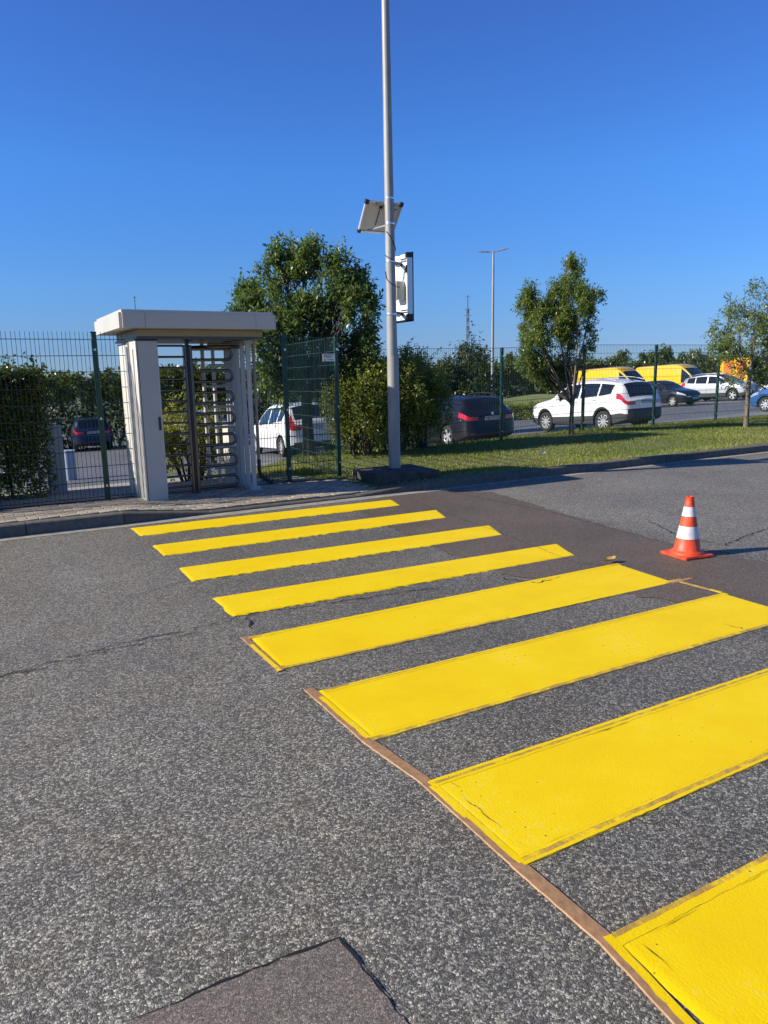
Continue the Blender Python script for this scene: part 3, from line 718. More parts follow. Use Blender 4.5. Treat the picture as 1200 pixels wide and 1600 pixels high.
# cabinet
MB().box(1.905, 2.17, 9.365, 9.74, PZ, 2.03).build('cabinet', 'white_panel', T, bevel=0.006)
MB().box(1.88, 2.15, 9.745, 10.28, PZ, 2.0).build('rear_cabinet', 'white_panel', T, bevel=0.006)
MB().box(1.898, 2.177, 9.358, 9.747, 2.03, 2.048).build('cabinet_cap', 'black_plastic', T)
MB().box(1.873, 2.157, 9.747, 10.287, 2.0, 2.012).build('cabinet_cap', 'black_plastic', T)
MB().box(1.934, 2.152, 9.3575, 9.364, PZ+.03, 2.02).build('cabinet_door', 'pale_grey_panel', T, bevel=0.002)
MB().box(1.928, 1.934, 9.360, 9.3645, PZ+.03, 2.02).build('door_seam', 'seam', T)
h = MB().box(2.115, 2.140, 9.340, 9.357, 0.95, 1.11).build('door_handle', 'black_plastic', T, bevel=0.004)
MB().box(1.899, 1.904, 9.50, 9.512, PZ+.05, 1.93).build('edge_strip', 'stainless', T)
MB().box(1.885, 1.904, 9.715, 9.74, PZ, 2.02).build('edge_strip', 'pale_grey_panel', T)
# fixed comb between cabinet and rotor
for i in range(14):
    z = PZ+0.115+0.139*i
    MB().tube([(2.172, 9.70, z), (2.565, 9.70, z)], 0.0155, 10).build('barrier_bar', 'stainless', T, smooth=True, angle=60)
# rotor
MB().box(2.603, 2.632, 9.665, 9.755, PZ, 2.05).build('rotor_core', 'black_plastic', T)
MB().box(2.566, 2.602, 9.67, 9.75, PZ, 1.99).build('rotor_post', 'stainless', T, bevel=0.006)
MB().box(2.633, 2.672, 9.67, 9.75, PZ, 1.99).build('rotor_post', 'stainless', T, bevel=0.006)
def u_arm(org, d, L, z0, z1, r=0.021):
    d = Vector((*d, 0)).normalized(); o0 = Vector((*org, 0)); rad = min((z1-z0)/2, .07)
    pts = [o0+Vector((0, 0, z0)), o0+d*(L-rad)+Vector((0, 0, z0))]
    for k in range(1, 9):
        a = -math.pi/2+math.pi*k/9
        pts.append(o0+d*(L-rad+rad*math.cos(a))+Vector((0, 0, (z0+z1)/2+((z1-z0)/2)*math.sin(a))))
    pts += [o0+d*(L-rad)+Vector((0, 0, z1)), o0+Vector((0, 0, z1))]
    return MB().tube(pts, r, 10)
for i in range(7):
    z0 = PZ+0.075+0.278*i; z1 = z0+0.139
    u_arm((2.66, 9.72), (1, 0.03), 0.55, z0, z1).build('rotor_arm', 'stainless', T, smooth=True, angle=60)
    u_arm((2.64, 9.75), (0.32, 0.95), 0.55, z0+.02, z1+.02).build('rotor_arm', 'stainless', T, smooth=True, angle=60)
# guard screen on the right: upright fins on a curved line, with comb fingers
for i in range(6):
    t_ = i/5; y = 9.53+0.92*t_; x = 3.385-0.03*math.sin(math.pi*t_)
    MB().box(x-.050, x+.012, y-.012, y+.012, PZ+.05, 2.0).build('screen_fin', 'pale_grey_panel', T, bevel=0.004)
MB().box(3.32, 3.43, 9.50, 10.48, 2.0, 2.045).build('screen_rail', 'pale_grey_panel', T)
MB().box(3.30, 3.44, 9.49, 10.5, PZ, PZ+0.05).build('screen_rail', 'pale_grey_panel', T)
for i in range(7):
    z = PZ+0.285+0.278*i
    MB().tube([(3.33, 10.1, z), (2.98, 10.0, z)], 0.02, 10).build('comb_finger', 'pale_grey_panel', T, smooth=True, angle=60)
for x, y in ((2.955, 10.2), (3.22, 10.6)):
    MB().tube([(x, y, PZ), (x, y, 2.05)], 0.026, 12).build('guide_post', 'white_panel', T, smooth=True, angle=60)
MB().box(3.24, 3.33, 10.10, 10.42, PZ, 0.95).build('rear_panel', 'white_panel', T, bevel=0.005)
ring = [(3.12+0.42*math.cos(a), 10.1+0.42*math.sin(a), 1.968) for a in np.linspace(R_(100), R_(300), 24)]
MB().tube(ring, 0.024, 10).build('guide_ring', 'stainless', T, smooth=True, angle=60)
MB().tube([(ring[0][0], ring[0][1], 1.968), (3.4, 10.42, 1.968)], 0.018, 8).build('guide_ring', 'stainless', T, smooth=True)
# rain pipe
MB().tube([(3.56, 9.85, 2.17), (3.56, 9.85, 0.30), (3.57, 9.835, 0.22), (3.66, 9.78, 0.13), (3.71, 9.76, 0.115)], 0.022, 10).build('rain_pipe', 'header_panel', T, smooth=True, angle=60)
MB().tube([(3.56, 9.85, 0.44), (3.56, 9.85, 0.29), (3.572, 9.835, 0.215), (3.66, 9.78, 0.13), (3.72, 9.755, 0.11)], 0.026, 10).build('pipe_elbow', 'black_plastic', T, smooth=True, angle=60)
MB().box(1.84, 3.5, 9.33, 11.0, 0.02, PZ+.001).build('floor_plate', 'concrete', T, bevel=0.004)

# ------------------------------------------------------------------ mesh fences
def mesh_panel(mb_v, mb_h, a, b, z0f, height, step=0.05, hstep=0.2, rv=0.006, out=(0, 0)):
    a, b = Vector(a[:2]), Vector(b[:2]); L = (b-a).length; d = (b-a)/L; n = int(L/step); nn = Vector((-d.y, d.x))
    for i in range(n+1):
        p = a+d*(L*(i+.5)/(n+1)); z0 = z0f(p.x, p.y)+0.04
        mb_v(p, z0, z0+height)
    for k in range(int(height/hstep)+1):
        for s in (-1, 1):
            p0, p1 = a+nn*s*.0075, b+nn*s*.0075
            za, zb = z0f(a.x, a.y)+0.055+hstep*k, z0f(b.x, b.y)+0.055+hstep*k
            mb_h(Vector((p0.x, p0.y, za)), Vector((p1.x, p1.y, zb)))
def post(parent, x, y, z0, h=2.10, w_=0.06, d_=0.04, rz=0):
    ca, sa = math.cos(rz), math.sin(rz)
    f = lambda u, v: (x+u*ca-v*sa, y+u*sa+v*ca)
    poly = [f(-w_/2, -d_/2), f(w_/2, -d_/2), f(w_/2, d_/2), f(-w_/2, d_/2)]
    o = MB().prism(poly, z0-.05, z0+h).build('fence_post', 'fence_green', parent, bevel=0.004)
    poly = [f(-w_/2-.003, -d_/2-.003), f(w_/2+.003, -d_/2-.003), f(w_/2+.003, d_/2+.003), f(-w_/2-.003, d_/2+.003)]
    MB().prism(poly, z0+h, z0+h+.015).build('post_cap', 'black_plastic', o)
    for k in range(5):
        z = z0+0.2+0.42*k; p = f(0, -d_/2-.006)
        MB().box(p[0]-.012, p[0]+.012, p[1]-.006, p[1]+.006, z-.014, z+.014).build('clamp', 'strap' if k % 2 == 0 else 'fence_green', o)
    return o
gz = lambda x, y: ground(x, y)
# the left fence, every wire on its own
FL = thing('mesh_fence', 'green welded mesh fence along the paving left of the turnstile', 'fence', (1.5, 9.88, 0.06), 'green mesh fences')
for x in (-3.5, -1.0, 1.52): post(FL, x, 9.85, 0.06, 2.08)
wv = MB().box(-.0025, .0025, -.0025, .0025, 0.0, 2.06).build('upright_wire', 'fence_wire', FL, world=False); used = False
for i in range(61):
    x = -1.14+0.05*i
    if x > 1.87: break
    o = wv if not used else inst(wv, FL); used = True
    o.location = (x-1.5, 0, 0.035); o.rotation_euler = (random.uniform(-.002, .002), random.uniform(-.002, .002), 0)
for k in range(11):
    z = 0.06+0.055+0.195*k
    for s in (-1, 1):
        MB().bar((-3.5, 9.88+s*.0075, z), (1.89, 9.88+s*.0075, z), 0.0075, 0.0075).build('cross_wire', 'fence_wire', FL)
def joined_fence(root, spans, zf, height=2.03, step=0.05, rw=0.0024):
    for a, b in spans:
        mb = MB()
        mesh_panel(lambda p, z0, z1: mb.box(p.x-rw, p.x+rw, p.y-rw, p.y+rw, z0, z1), lambda p0, p1: mb.bar(p0, p1, .0075, .0075), a, b, zf, height, step)
        o = mb.build('mesh_panel', 'fence_wire', root); o['kind'] = 'stuff'
FR = thing('mesh_fence', 'short green mesh fence corner between turnstile and round post, carrying a white plate', 'fence', (4.06, 9.98, 0.06), 'green mesh fences')
post(FR, 4.06, 9.98, 0.06, 2.09); post(FR, 4.95, 10.15, 0.07, 2.06, .05, .05)
joined_fence(FR, [((3.62, 9.93), (4.05, 10.01)), ((4.06, 10.01), (4.94, 10.18))], gz)
FB = thing('mesh_fence', 'green mesh fence running back from the corner post towards the cars', 'fence', (5.15, 12.66, 0.06), 'green mesh fences')
post(FB, 5.15, 12.66, 0.05, 2.08)
joined_fence(FB, [((4.96, 10.18), (5.14, 12.64)), ((5.16, 12.68), (5.47, 13.44))], lambda x, y: 0.07-0.01*(y-10.2), rw=0.0017)
FG = thing('mesh_fence', 'long green mesh fence between the grass verge and the car park', 'fence', (13.19, 13.46, 0.1), 'green mesh fences')
px_ = [5.0, 5.48, 8.19, 10.69, 13.19, 15.68, 18.17, 20.67, 23.17]
zv = lambda x, y: ground(x, 13.46)
for x in px_[1:]: post(FG, x, 13.46, zv(x, 0), 2.05, .06, .06)
joined_fence(FG, [((xa+.02, 13.49), (xb-.02, 13.49)) for xa, xb in zip(px_[1:-1], px_[2:])], zv, rw=0.0019)
# little plate on the fence
S = thing('notice_plate', 'small white notice plate with grey print on the fence corner', 'sign', (4.84, 10.135, 1.83))
MB().box(4.725, 4.925, 10.128, 10.132, 1.775, 1.885).build('plate', 'sign_white', S)
for x0, x1, z0, z1 in ((4.745, 4.90, 1.862, 1.872), (4.775, 4.86, 1.844, 1.850), (4.775, 4.88, 1.832, 1.838), (4.742, 4.762, 1.838, 1.856), (4.742, 4.762, 1.785, 1.803), (4.79, 4.90, 1.800, 1.806)):
    MB().box(x0, x1, 10.1255, 10.1278, z0, z1).build('print', 'print_dark', S)

# ------------------------------------------------------------------ tall round post with the solar panel and the sign box
px0, py0, pz0 = 5.45, 9.33, 0.205
SLB = tag(MB().prism([(4.95, 8.90), (5.93, 8.86), (5.97, 9.74), (4.98, 9.78)], 0.0, 0.205).build('foundation_block', 'old_concrete', bevel=0.02), 'weathered concrete block under the tall grey post', 'block')
LP = thing('lamp_post', 'tall tapering galvanised post rising out of the frame from a concrete block', 'post', (px0, py0, pz0))
MB().tube([(px0, py0, pz0), (px0+.0, py0, 1.8), (px0-.01, py0, 1.85), (px0-.02, py0, 4.5), (px0-.03, py0, 9.5)], [0.087, 0.083, 0.075, 0.060, 0.038], 28).build('shaft', 'galvanised', LP, smooth=True, angle=60)
MB().lathe([(.12, 0), (.12, .012), (.09, .02)], (px0, py0, pz0), 28).build('base_ring', 'old_concrete', LP, smooth=True, angle=40)
MB().tube([(px0-.03, py0, 9.45), (px0+.1, py0-.3, 9.6), (px0+.5, py0-1.2, 9.75)], 0.03, 10).build('outreach_arm', 'galvanised', LP, smooth=True)
MB().box(px0+.42, px0+.62, py0-1.75, py0-1.2, 9.7, 9.8).build('lamp_head', 'aluminium', LP, bevel=0.02)
def pr(z): return 0.075-(0.015)*(z-1.85)/2.65
for z in (3.94, 3.61, 3.11, 2.40):
    MB().lathe([(pr(z)+.004, -.014), (pr(z)+.006, 0), (pr(z)+.004, .014)], (px0-.012, py0, z), 28).build('strap', 'strap', LP, smooth=True)
pts = []
for zz, a in ((3.50, 200), (3.42, 250), (3.33, 290), (3.28, 330), (3.2, 380), (3.18, 440), (3.20, 520), (3.17, 560), (3.13, 620), (3.11, 670)):
    pts.append((px0-.014+(pr(zz)+.008)*math.cos(R_(a)), py0+(pr(zz)+.008)*math.sin(R_(a)), zz))
MB().tube(pts, 0.006, 6).build('cable', 'rubber', LP, smooth=True)
pts = [(px0-.014+(pr(zz)+.008)*math.cos(R_(a)), py0+(pr(zz)+.008)*math.sin(R_(a)), zz) for zz, a in ((2.98, 170), (2.88, 190), (2.82, 230), (2.79, 270), (2.78, 310), (2.775, 345))]
pts.append((5.56, 9.28, 2.77)); MB().tube(pts, 0.005, 6).build('cable', 'rubber', LP, smooth=True)
# solar panel (seen from behind)
SP_ = thing('solar_panel', 'small tilted solar panel seen from behind near the top of the grey post', 'solar panel', (px0, 9.55, 3.72))
tl, tr_, bl, brr = Vector((5.13, 9.44, 3.91)), Vector((5.72, 9.44, 3.92)), Vector((5.13, 9.70, 3.545)), Vector((5.70, 9.70, 3.55))
nrm = (tr_-tl).cross(bl-tl).normalized(); nrm = nrm if nrm.y < 0 else -nrm     # towards the road
def pq(u, v, o_=0): return tl.lerp(tr_, u).lerp(bl.lerp(brr, u), v)+nrm*o_
def slab(u0, u1, v0, v1, o0, o1):
    mb = MB(); mb.v = [tuple(pq(u, v, o_)) for o_ in (o0, o1) for u, v in ((u0, v0), (u1, v0), (u1, v1), (u0, v1))]
    mb.f = [(0, 1, 2, 3), (7, 6, 5, 4), (0, 4, 5, 1), (1, 5, 6, 2), (2, 6, 7, 3), (3, 7, 4, 0)]; return mb
slab(.02, .98, .02, .98, -.012, -.006).build('back_sheet', 'back_sheet', SP_)
slab(.02, .98, .02, .98, -.020, -.013).build('cell_sheet', 'solar_cell', SP_)
for q in ((0, 1, 0, .05), (0, 1, .95, 1)): slab(*q, -.022, .012).build('frame', 'aluminium', SP_)
for q in ((0, .035, .0505, .9495), (.965, 1, .0505, .9495)): slab(*q, -.022, .012).build('frame', 'aluminium', SP_)
for q in ((-.01, .08, -.02, .10), (.92, 1.01, -.02, .10), (-.01, .07, .92, 1.02), (.93, 1.01, .92, 1.02)): slab(*q, -.025, .016).build('corner_cap', 'black_plastic', SP_)
slab(.40, .47, .1, .2, -.004, .02).build('junction_box', 'black_plastic', SP_, bevel=.003)
slab(.425, .437, .2, .75, -.004, .004).build('lead', 'black_plastic', SP_)
slab(.72, .90, .2, .23, -.0055, -.003).build('rating_label', 'print_dark', SP_); slab(.72, .85, .28, .48, -.0055, -.003).build('rating_label', 'old_concrete', SP_)
MB().bar((px0-.02, 9.40, 3.90), (px0-.02, 9.455, 3.86), .05, .03).build('bracket', 'galvanised', SP_)
MB().bar((px0-.16, 9.44, 3.88), (px0+.14, 9.44, 3.89), .02, .04).build('bracket', 'galvanised', SP_)
MB().bar((px0-.03, 9.41, 3.60), (px0-.20, 9.64, 3.56), .025, .02).build('bracket', 'galvanised', SP_)
# sign box seen from the back
SB = thing('sign_box', 'white speed display board seen from behind, strapped to the grey post', 'display board', (5.66, 9.44, 2.8))
ox, oy = 0.07, 0.16
def sbx(x0, x1, y0, y1, z0, z1): return MB().box(x0+ox, x1+ox, y0+oy, y1+oy, z0, z1)
sbx(5.632, 5.690, 9.155, 9.76, 2.335, 3.235).build('back_plate', 'sign_back', SB)
sbx(5.628, 5.700, 9.130, 9.153, 2.41, 3.18).build('side_frame', 'aluminium', SB)
sbx(5.701, 5.716, 9.128, 9.79, 2.31, 3.26).build('display_face', 'black_plastic', SB)
sbx(5.620, 5.700, 9.126, 9.20, 3.18, 3.25).build('corner_cap', 'black_plastic', SB, bevel=.006)
sbx(5.620, 5.700, 9.126, 9.20, 2.325, 2.41).build('corner_cap', 'black_plastic', SB, bevel=.006)
sbx(5.628, 5.698, 9.20, 9.76, 2.318, 2.334).build('bottom_frame', 'black_plastic', SB)
for z in (3.14, 2.44):
    for dz in (0, .03): sbx(5.614, 5.622, 9.16, 9.34, z-.004+dz, z+.004+dz).build('clamp_band', 'black_plastic', SB)
for z in (3.10, 2.42):
    MB().bar((5.50, 9.36, z), (5.70, 9.48, z), .04, .05).build('bracket', 'black_plastic', SB, bevel=.004)
    MB().box(5.57, 5.61, 9.37, 9.41, z-.05, z-.02).build('bracket_bolt', 'strap', SB)
b_ = MB().box(5.555, 5.698, 9.385, 9.57, 2.615, 2.865).build('control_box', 'cream_box', SB, bevel=.008, seg=2)
MB().box(5.552, 5.5545, 9.47, 9.48, 2.73, 2.74).build('lock', 'print_dark', b_)
MB().tube([(5.692, 9.42, 2.87), (5.685, 9.38, 2.95), (5.69, 9.355, 3.02), (5.702, 9.345, 3.06)], .005, 6).build('cable', 'rubber', SB, smooth=True)
MB().tube([(5.692, 9.44, 2.87), (5.682, 9.40, 2.95), (5.69, 9.375, 3.0), (5.702, 9.365, 3.04)], .004, 6).build('cable', 'rubber', SB, smooth=True)
sbx(5.618, 5.631, 9.165, 9.18, 2.98, 3.08).build('cable_gland', 'black_plastic', SB)

# ------------------------------------------------------------------ vehicles
def pchip(pts):
    xs = [p[0] for p in pts]; ys = [p[1] for p in pts]; n = len(xs)
    dl = [(ys[i+1]-ys[i])/(xs[i+1]-xs[i]) for i in range(n-1)]
    m = [dl[0]]+[0 if dl[i-1]*dl[i] <= 0 else 2*dl[i-1]*dl[i]/(dl[i-1]+dl[i]) for i in range(1, n-1)]+[dl[-1]]
    def f(x):
        if x <= xs[0]: return ys[0]
        if x >= xs[-1]: return ys[-1]
        i = max(k for k in range(n-1) if xs[k] <= x); h = xs[i+1]-xs[i]; t = (x-xs[i])/h
        return (ys[i]*(1+2*t)*(1-t)**2+h*m[i]*t*(1-t)**2+ys[i+1]*t*t*(3-2*t)+h*m[i+1]*t*t*(t-1))
    return f
def make_wheel(parent, r, x, y, sgn, spokes=10, rimr=0.67):
    w_ = 0.20
    wh = bpy.data.objects.new('wheel', None); C.objects.link(wh); wh.parent = parent; wh.location = (x, y, r)
    prof = [(rimr*r, -w_/2+.01), (.90*r, -w_/2), (.97*r, -w_/2+.02), (r, -w_/2+.05), (r, w_/2-.05), (.97*r, w_/2-.02), (.90*r, w_/2), (rimr*r, w_/2-.01)]
    MB().lathe(prof, n=30, axis='Y').build('tyre', 'rubber', wh, smooth=True, angle=50, world=False)
    mb = MB(); yo = sgn*(w_/2-.022)
    mb.lathe([(rimr*r, yo), (rimr*r, yo-sgn*.02), (rimr*r*.92, yo-sgn*.012), (rimr*r*.92, yo-sgn*.08)], n=30, axis='Y')
    for k in range(spokes):
        a = 2*math.pi*k/spokes; dx, dz = math.cos(a), math.sin(a); r0, r1 = rimr*r*.12, rimr*r*.95
        wd = 2*math.pi*rimr*r/spokes*.19; tx, tz = -dz, dx; n = len(mb.v)
        for rr, ww, yy in ((r0, wd*.75, yo-sgn*.012), (r1, wd, yo-sgn*.004)):
            mb.v += [(dx*rr+tx*ww, yy, dz*rr+tz*ww), (dx*rr-tx*ww, yy, dz*rr-tz*ww), (dx*rr-tx*ww*.6, yy-sgn*.035, dz*rr-tz*ww*.6), (dx*rr+tx*ww*.6, yy-sgn*.035, dz*rr+tz*ww*.6)]
        mb.f += [tuple(n+i for i in q) for q in ((0, 1, 5, 4), (1, 2, 6, 5), (2, 3, 7, 6), (3, 0, 4, 7))]
    mb.lathe([(0.001, yo-sgn*.004), (rimr*r*.2, yo-sgn*.008), (rimr*r*.2, yo-sgn*.04)], n=16, axis='Y')
    mb.build('rim', 'rim_silver', wh, smooth=True, angle=30, world=False)
    MB().lathe([(0.001, yo-sgn*.075), (rimr*r*.97, yo-sgn*.075)], n=20, axis='Y').build('brake', 'under', wh, world=False)
    return wh
def make_car(name, label, cat, paint, S, group=None):
    """body lofted along its length from plan, belt and roof lines; glass, lamps, trim and wheels are parts"""
    L, W = S['L'], S['W']; r = S['r']; ax = S['ax']
    pt, pb, pw = pchip(S['top']), pchip(S['belt']), pchip(S['plan'])
    proof = pchip(S.get('rw', [(0, .84), (S['ws'][0], .84), (S['ws'][1], .74), (S['rwin'][0], .72), (L, .80)]))
    pzu = pchip([(0, S['zu']+.10), (.5, S['zu']), (L-.6, S['zu']+.01), (L, S['zu']+.13)])
    Ra = r+0.055
    st = set(np.round(np.arange(0, L+.001, .075), 4).tolist()); st.add(L)
    for a in ax: st |= set(np.round(a+np.linspace(-Ra, Ra, 25), 4).tolist()); st |= {round(a-Ra-.004, 4), round(a+Ra+.004, 4)}
    for s in S['seams']: st |= {round(s-.006, 4), round(s+.006, 4)}
    for s in list(S['ws'])+list(S['rwin'])+[x for g in S['glass'] for x in g]: st.add(round(s, 4))
    for s in (S['hl'], L-S['tl'], .03, .06, L-.03, L-.06): st.add(round(s, 4))
    st = sorted(s for s in st if 0 <= s <= L)
    def sect(s):
        wd = pw(s)*W/2; zt = pt(s); zb = min(pb(s), zt-.03); zu = pzu(s); zs0 = zu+.05; zs = zs0; inn = False
        for a in ax:
            dx = abs(s-a)
            if dx < Ra: zs = max(zs, r+math.sqrt(Ra*Ra-dx*dx)); inn = True
        zs = min(zs, zb-.10)
        hh = [zs0+.06, zs0+(zb-zs0)*.30, zs0+(zb-zs0)*.58, zs0+(zb-zs0)*.80]
        hh = [max(z, zs+.055+.012*k) for k, z in enumerate(hh)]
        if inn: hh[0] = max(hh[0], zs+.05)
        y9 = wd*proof(s); z9 = max(zb+.012, zt-(.03+.05*min(1, max(0, (zt-zb)/.4)))); zt = max(zt, z9+.012)
        P = [(0, zu), (.58*wd, zu if not inn else zs), ((.60 if inn else .90)*wd, zs if inn else zu+.01), (.965*wd, zs), (.985*wd, hh[0]), (1.0*wd, hh[1]), (1.0*wd, hh[2]), (.985*wd, hh[3]), (.955*wd, zb)]
        y6, z6 = P[8]
        P += [(y6+(y9-y6)*.05, z6+(z9-z6)*.07), (y6+(y9-y6)*.90, z6+(z9-z6)*.90), (y9, z9), (y9*.90, z9+(zt-z9)*.42), (y9*.5, z9+(zt-z9)*.86), (0, zt)]
        return P, (z9-zb)
    parts = {}
    def add(cls, key, quad):
        mb = parts.setdefault((cls, key), MB()); n = len(mb.v); mb.v += quad; mb.f.append(tuple(range(n, n+len(quad))))
    X = lambda s: L/2-s
    secs = [sect(s) for s in st]
    def in_r(s, rr): return rr[0] < s < rr[1]
    for i in range(len(st)-1):
        s0, s1 = st[i], st[i+1]; sm = (s0+s1)/2; A, ga = secs[i]; B, gb = secs[i+1]
        seam = any(abs(sm-q) < .005 for q in S['seams'])
        for k in range(14):
            for sg in (1, -1):
                cls, key = 'body', 0
                if k <= 2: cls = 'underbody'
                elif k == 3: cls = 'cladding' if S.get('clad') else 'body'
                elif k in (4,) and S.get('clad') == 2: cls = 'cladding'
                elif k in S['hlk'] and .03 < sm < S['hl']: cls, key = 'headlight', sg
                elif k in S['tlk'] and sm > L-S['tl']: cls, key = 'tail_light', sg
                elif k == 9 and any(in_r(sm, g) for g in S['glass']) and min(ga, gb) > .10: cls, key = 'side_window', sg
                elif k in (8,) and any(in_r(sm, g) for g in S['glass']): cls = 'window_trim'
                elif k in (12, 13) and in_r(sm, S['ws']): cls, key = 'windscreen', 0
                elif k in (12, 13) and in_r(sm, S['rwin']): cls, key = 'rear_window', 0
                if seam and cls == 'body' and k in (4, 5, 6, 7): cls = 'door_seam'
                q = [(X(s0), sg*A[k][0], A[k][1]), (X(s1), sg*B[k][0], B[k][1]), (X(s1), sg*B[k+1][0], B[k+1][1]), (X(s0), sg*A[k+1][0], A[k+1][1])]
                add(cls, key, q)
    fr = [-1, -.8, -.62, -.3, 0, .3, .62, .8, 1]
    for end, P, sx in ((0, secs[0][0], 1), (1, secs[-1][0], -1)):
        bul = S['bulge'][end]; steps = S['step'][end]
        def pt_(k, f):
            y = P[k][0]*f
            return (sx*(L/2+bul*(1-f*f)*(1 if P[k][0] > .2 else 0)+(steps[k] if abs(f) < .95 else 0)), y, P[k][1])
        for k in range(14):
            for j in range(8):
                fm = (fr[j]+fr[j+1])/2; cls, key = 'body', 0
                if k <= 2: cls = 'underbody'
                elif k in S['dark'][end]: cls, key = 'bumper', end
                if end == 0 and k in S['grille'] and abs(fm) < .62: cls = 'grille'
                if end == 0 and k in S['hlk'] and abs(fm) > .62: cls, key = 'headlight', (1 if fm > 0 else -1)
                if end == 1 and k in S['tlk'] and abs(fm) > S.get('tlf', .62): cls, key = 'tail_light', (1 if fm > 0 else -1)
                if end == 1 and k in S.get('rw_cap', ()) and abs(fm) < .95: cls = 'rear_window'
                add(cls, key, [pt_(k, fr[j]), pt_(k, fr[j+1]), pt_(k+1, fr[j+1]), pt_(k+1, fr[j])])
    root = thing(name, label, cat, (0, 0, 0), group)
    M = {'body': paint, 'underbody': 'under', 'cladding': 'cladding', 'headlight': 'lamp_clear', 'tail_light': 'tail_red', 'side_window': 'car_glass', 'window_trim': 'black_plastic',
         'windscreen': 'car_glass', 'rear_window': 'car_glass', 'door_seam': 'seam', 'bumper': S.get('bump_mat', 'cladding'), 'grille': 'black_plastic'}
    for (cls, key), mb in parts.items():
        mb.build(cls, M[cls], root, smooth=True, angle=32, world=False)
    for i, a in enumerate(ax):
        for sg in (1, -1): make_wheel(root, r, X(a), sg*(pw(a)*W/2-.125), sg, S.get('spokes', 10), S.get('rimr', .67))
    for sg in (1, -1):
        s = S['ws'][0]+.42; zb = pb(s); mb = MB().box(X(s)-.07, X(s)+.07, sg*(W/2+.02)-.09*(sg < 0), sg*(W/2+.02)+.09*(sg > 0), zb+.01, zb+.15)
        mb.build('wing_mirror', paint if S.get('mirror', 1) else 'black_plastic', root, bevel=.03, seg=2, world=False)
        for s in S['handles']:
            zz = pb(s)-.10; MB().box(X(s)-.10, X(s)+.06, sg*(pw(s)*W/2*.985)-.012, sg*(pw(s)*W/2*.985)+.022*sg+.006, zz-.014, zz+.014).build('door_handle', paint, root, bevel=.006, world=False)
        if S.get('rails'):
            s0, s1 = S['rails']; n = 10
            mb = MB(); mb.tube([(X(s0+(s1-s0)*k/n), sg*pw(s0)*W/2*proof(2.5)*.93, pt(s0+(s1-s0)*k/n)+.012+.03*math.sin(math.pi*k/n)**.4) for k in range(n+1)], .014, 6)
            mb.build('roof_rail', S.get('rail_mat', 'black_plastic'), root, smooth=True, world=False)
    zp = S['plate']
    if zp:
        xr = -(L/2+S['bulge'][1]+max(S['step'][1])+.006) if S.get('plate_x') is None else S['plate_x']
        MB().box(xr-.004, xr, -.26, .26, zp-.055, zp+.055).build('number_plate', 'plate_white', root, world=False)
        if S.get('ptext'): plate_text(S['ptext'], root, xr-.0055, zp)
    if S.get('fplate'):
        xf = L/2+S['bulge'][0]+.012; MB().box(xf, xf+.006, -.26, .26, S['fplate']-.055, S['fplate']+.055).build('number_plate', 'plate_white', root, world=False)
    if S.get('badge'):
        x_, z_ = S['badge']; MB().lathe([(0.001, 0), (.045, 0), (.045, .01)], (0, 0, 0), 14).build('badge', 'strap', root, world=False).matrix_local = Matrix.Translation((x_, 0, z_)) @ Matrix.Rotation(R_(90), 4, 'Y')
    if S.get('fin'):
        s = S['fin']; z = pt(s); MB().bar((X(s)+.07, 0, z), (X(s)-.07, 0, z+.035), .03, .05).build('antenna', 'black_plastic', root, world=False)
    return root
def plate_text(txt, root, x, z, size=.092):
    cu = bpy.data.curves.new('t', 'FONT'); cu.body = txt; cu.size = size; cu.align_x = 'CENTER'; cu.align_y = 'CENTER'
    to = bpy.data.objects.new('t', cu); C.objects.link(to); bpy.context.view_layer.update()
    me = bpy.data.meshes.new_from_object(to.evaluated_get(bpy.context.evaluated_depsgraph_get())); bpy.data.objects.remove(to)
    me.materials.clear(); me.materials.append(MATS['print_dark'])
    o = bpy.data.objects.new('lettering', me); C.objects.link(o); o.parent = root
    o.matrix_local = Matrix(((0, 0, -1, x), (-1, 0, 0, 0), (0, 1, 0, z), (0, 0, 0, 1)))
Z15 = [0]*15
def stp(**k):
    a = [0]*15
    for q, v in k.items(): a[int(q[1:])] = v
    return a
SUV = dict(L=4.52, W=1.84, r=.345, ax=(.90, 3.59), zu=.22,
    top=[(0, .72), (.06, .86), (.2, .98), (.5, 1.05), (1.05, 1.14), (1.22, 1.205), (1.55, 1.43), (1.95, 1.625), (2.3, 1.685), (2.75, 1.70), (3.3, 1.675), (3.8, 1.615), (4.1, 1.555), (4.2, 1.515), (4.32, 1.34), (4.43, 1.12), (4.48, 1.05), (4.52, 1.01)],
    belt=[(0, .66), (.06, .78), (.25, .90), (1.0, 1.02), (1.3, 1.06), (2.5, 1.10), (3.6, 1.16), (4.1, 1.22), (4.3, 1.18), (4.45, 1.0), (4.52, .94)],
    plan=[(0, .66), (.05, .78), (.2, .90), (.5, .965), (1, 1.0), (3.7, 1.0), (4.15, .965), (4.4, .91), (4.49, .86), (4.52, .82)],
    ws=(1.24, 1.95), rwin=(4.17, 4.45), glass=[(1.42, 2.52), (2.60, 3.36), (3.42, 3.95)], seams=[1.32, 2.56, 3.38], hl=.45, tl=.36, hlk=(7,), tlk=(7,), tlf=.62,
    bulge=(.10, .07), step=(Z15, stp(s3=.05, s4=.05, s5=.04)), dark=((3,), (3, 4, 5)), grille=(4, 5, 6), clad=2, rails=(2.0, 3.95), rail_mat='aluminium', handles=(2.38, 3.22), plate=.92, plate_x=-2.345, fin=4.0, spokes=10)
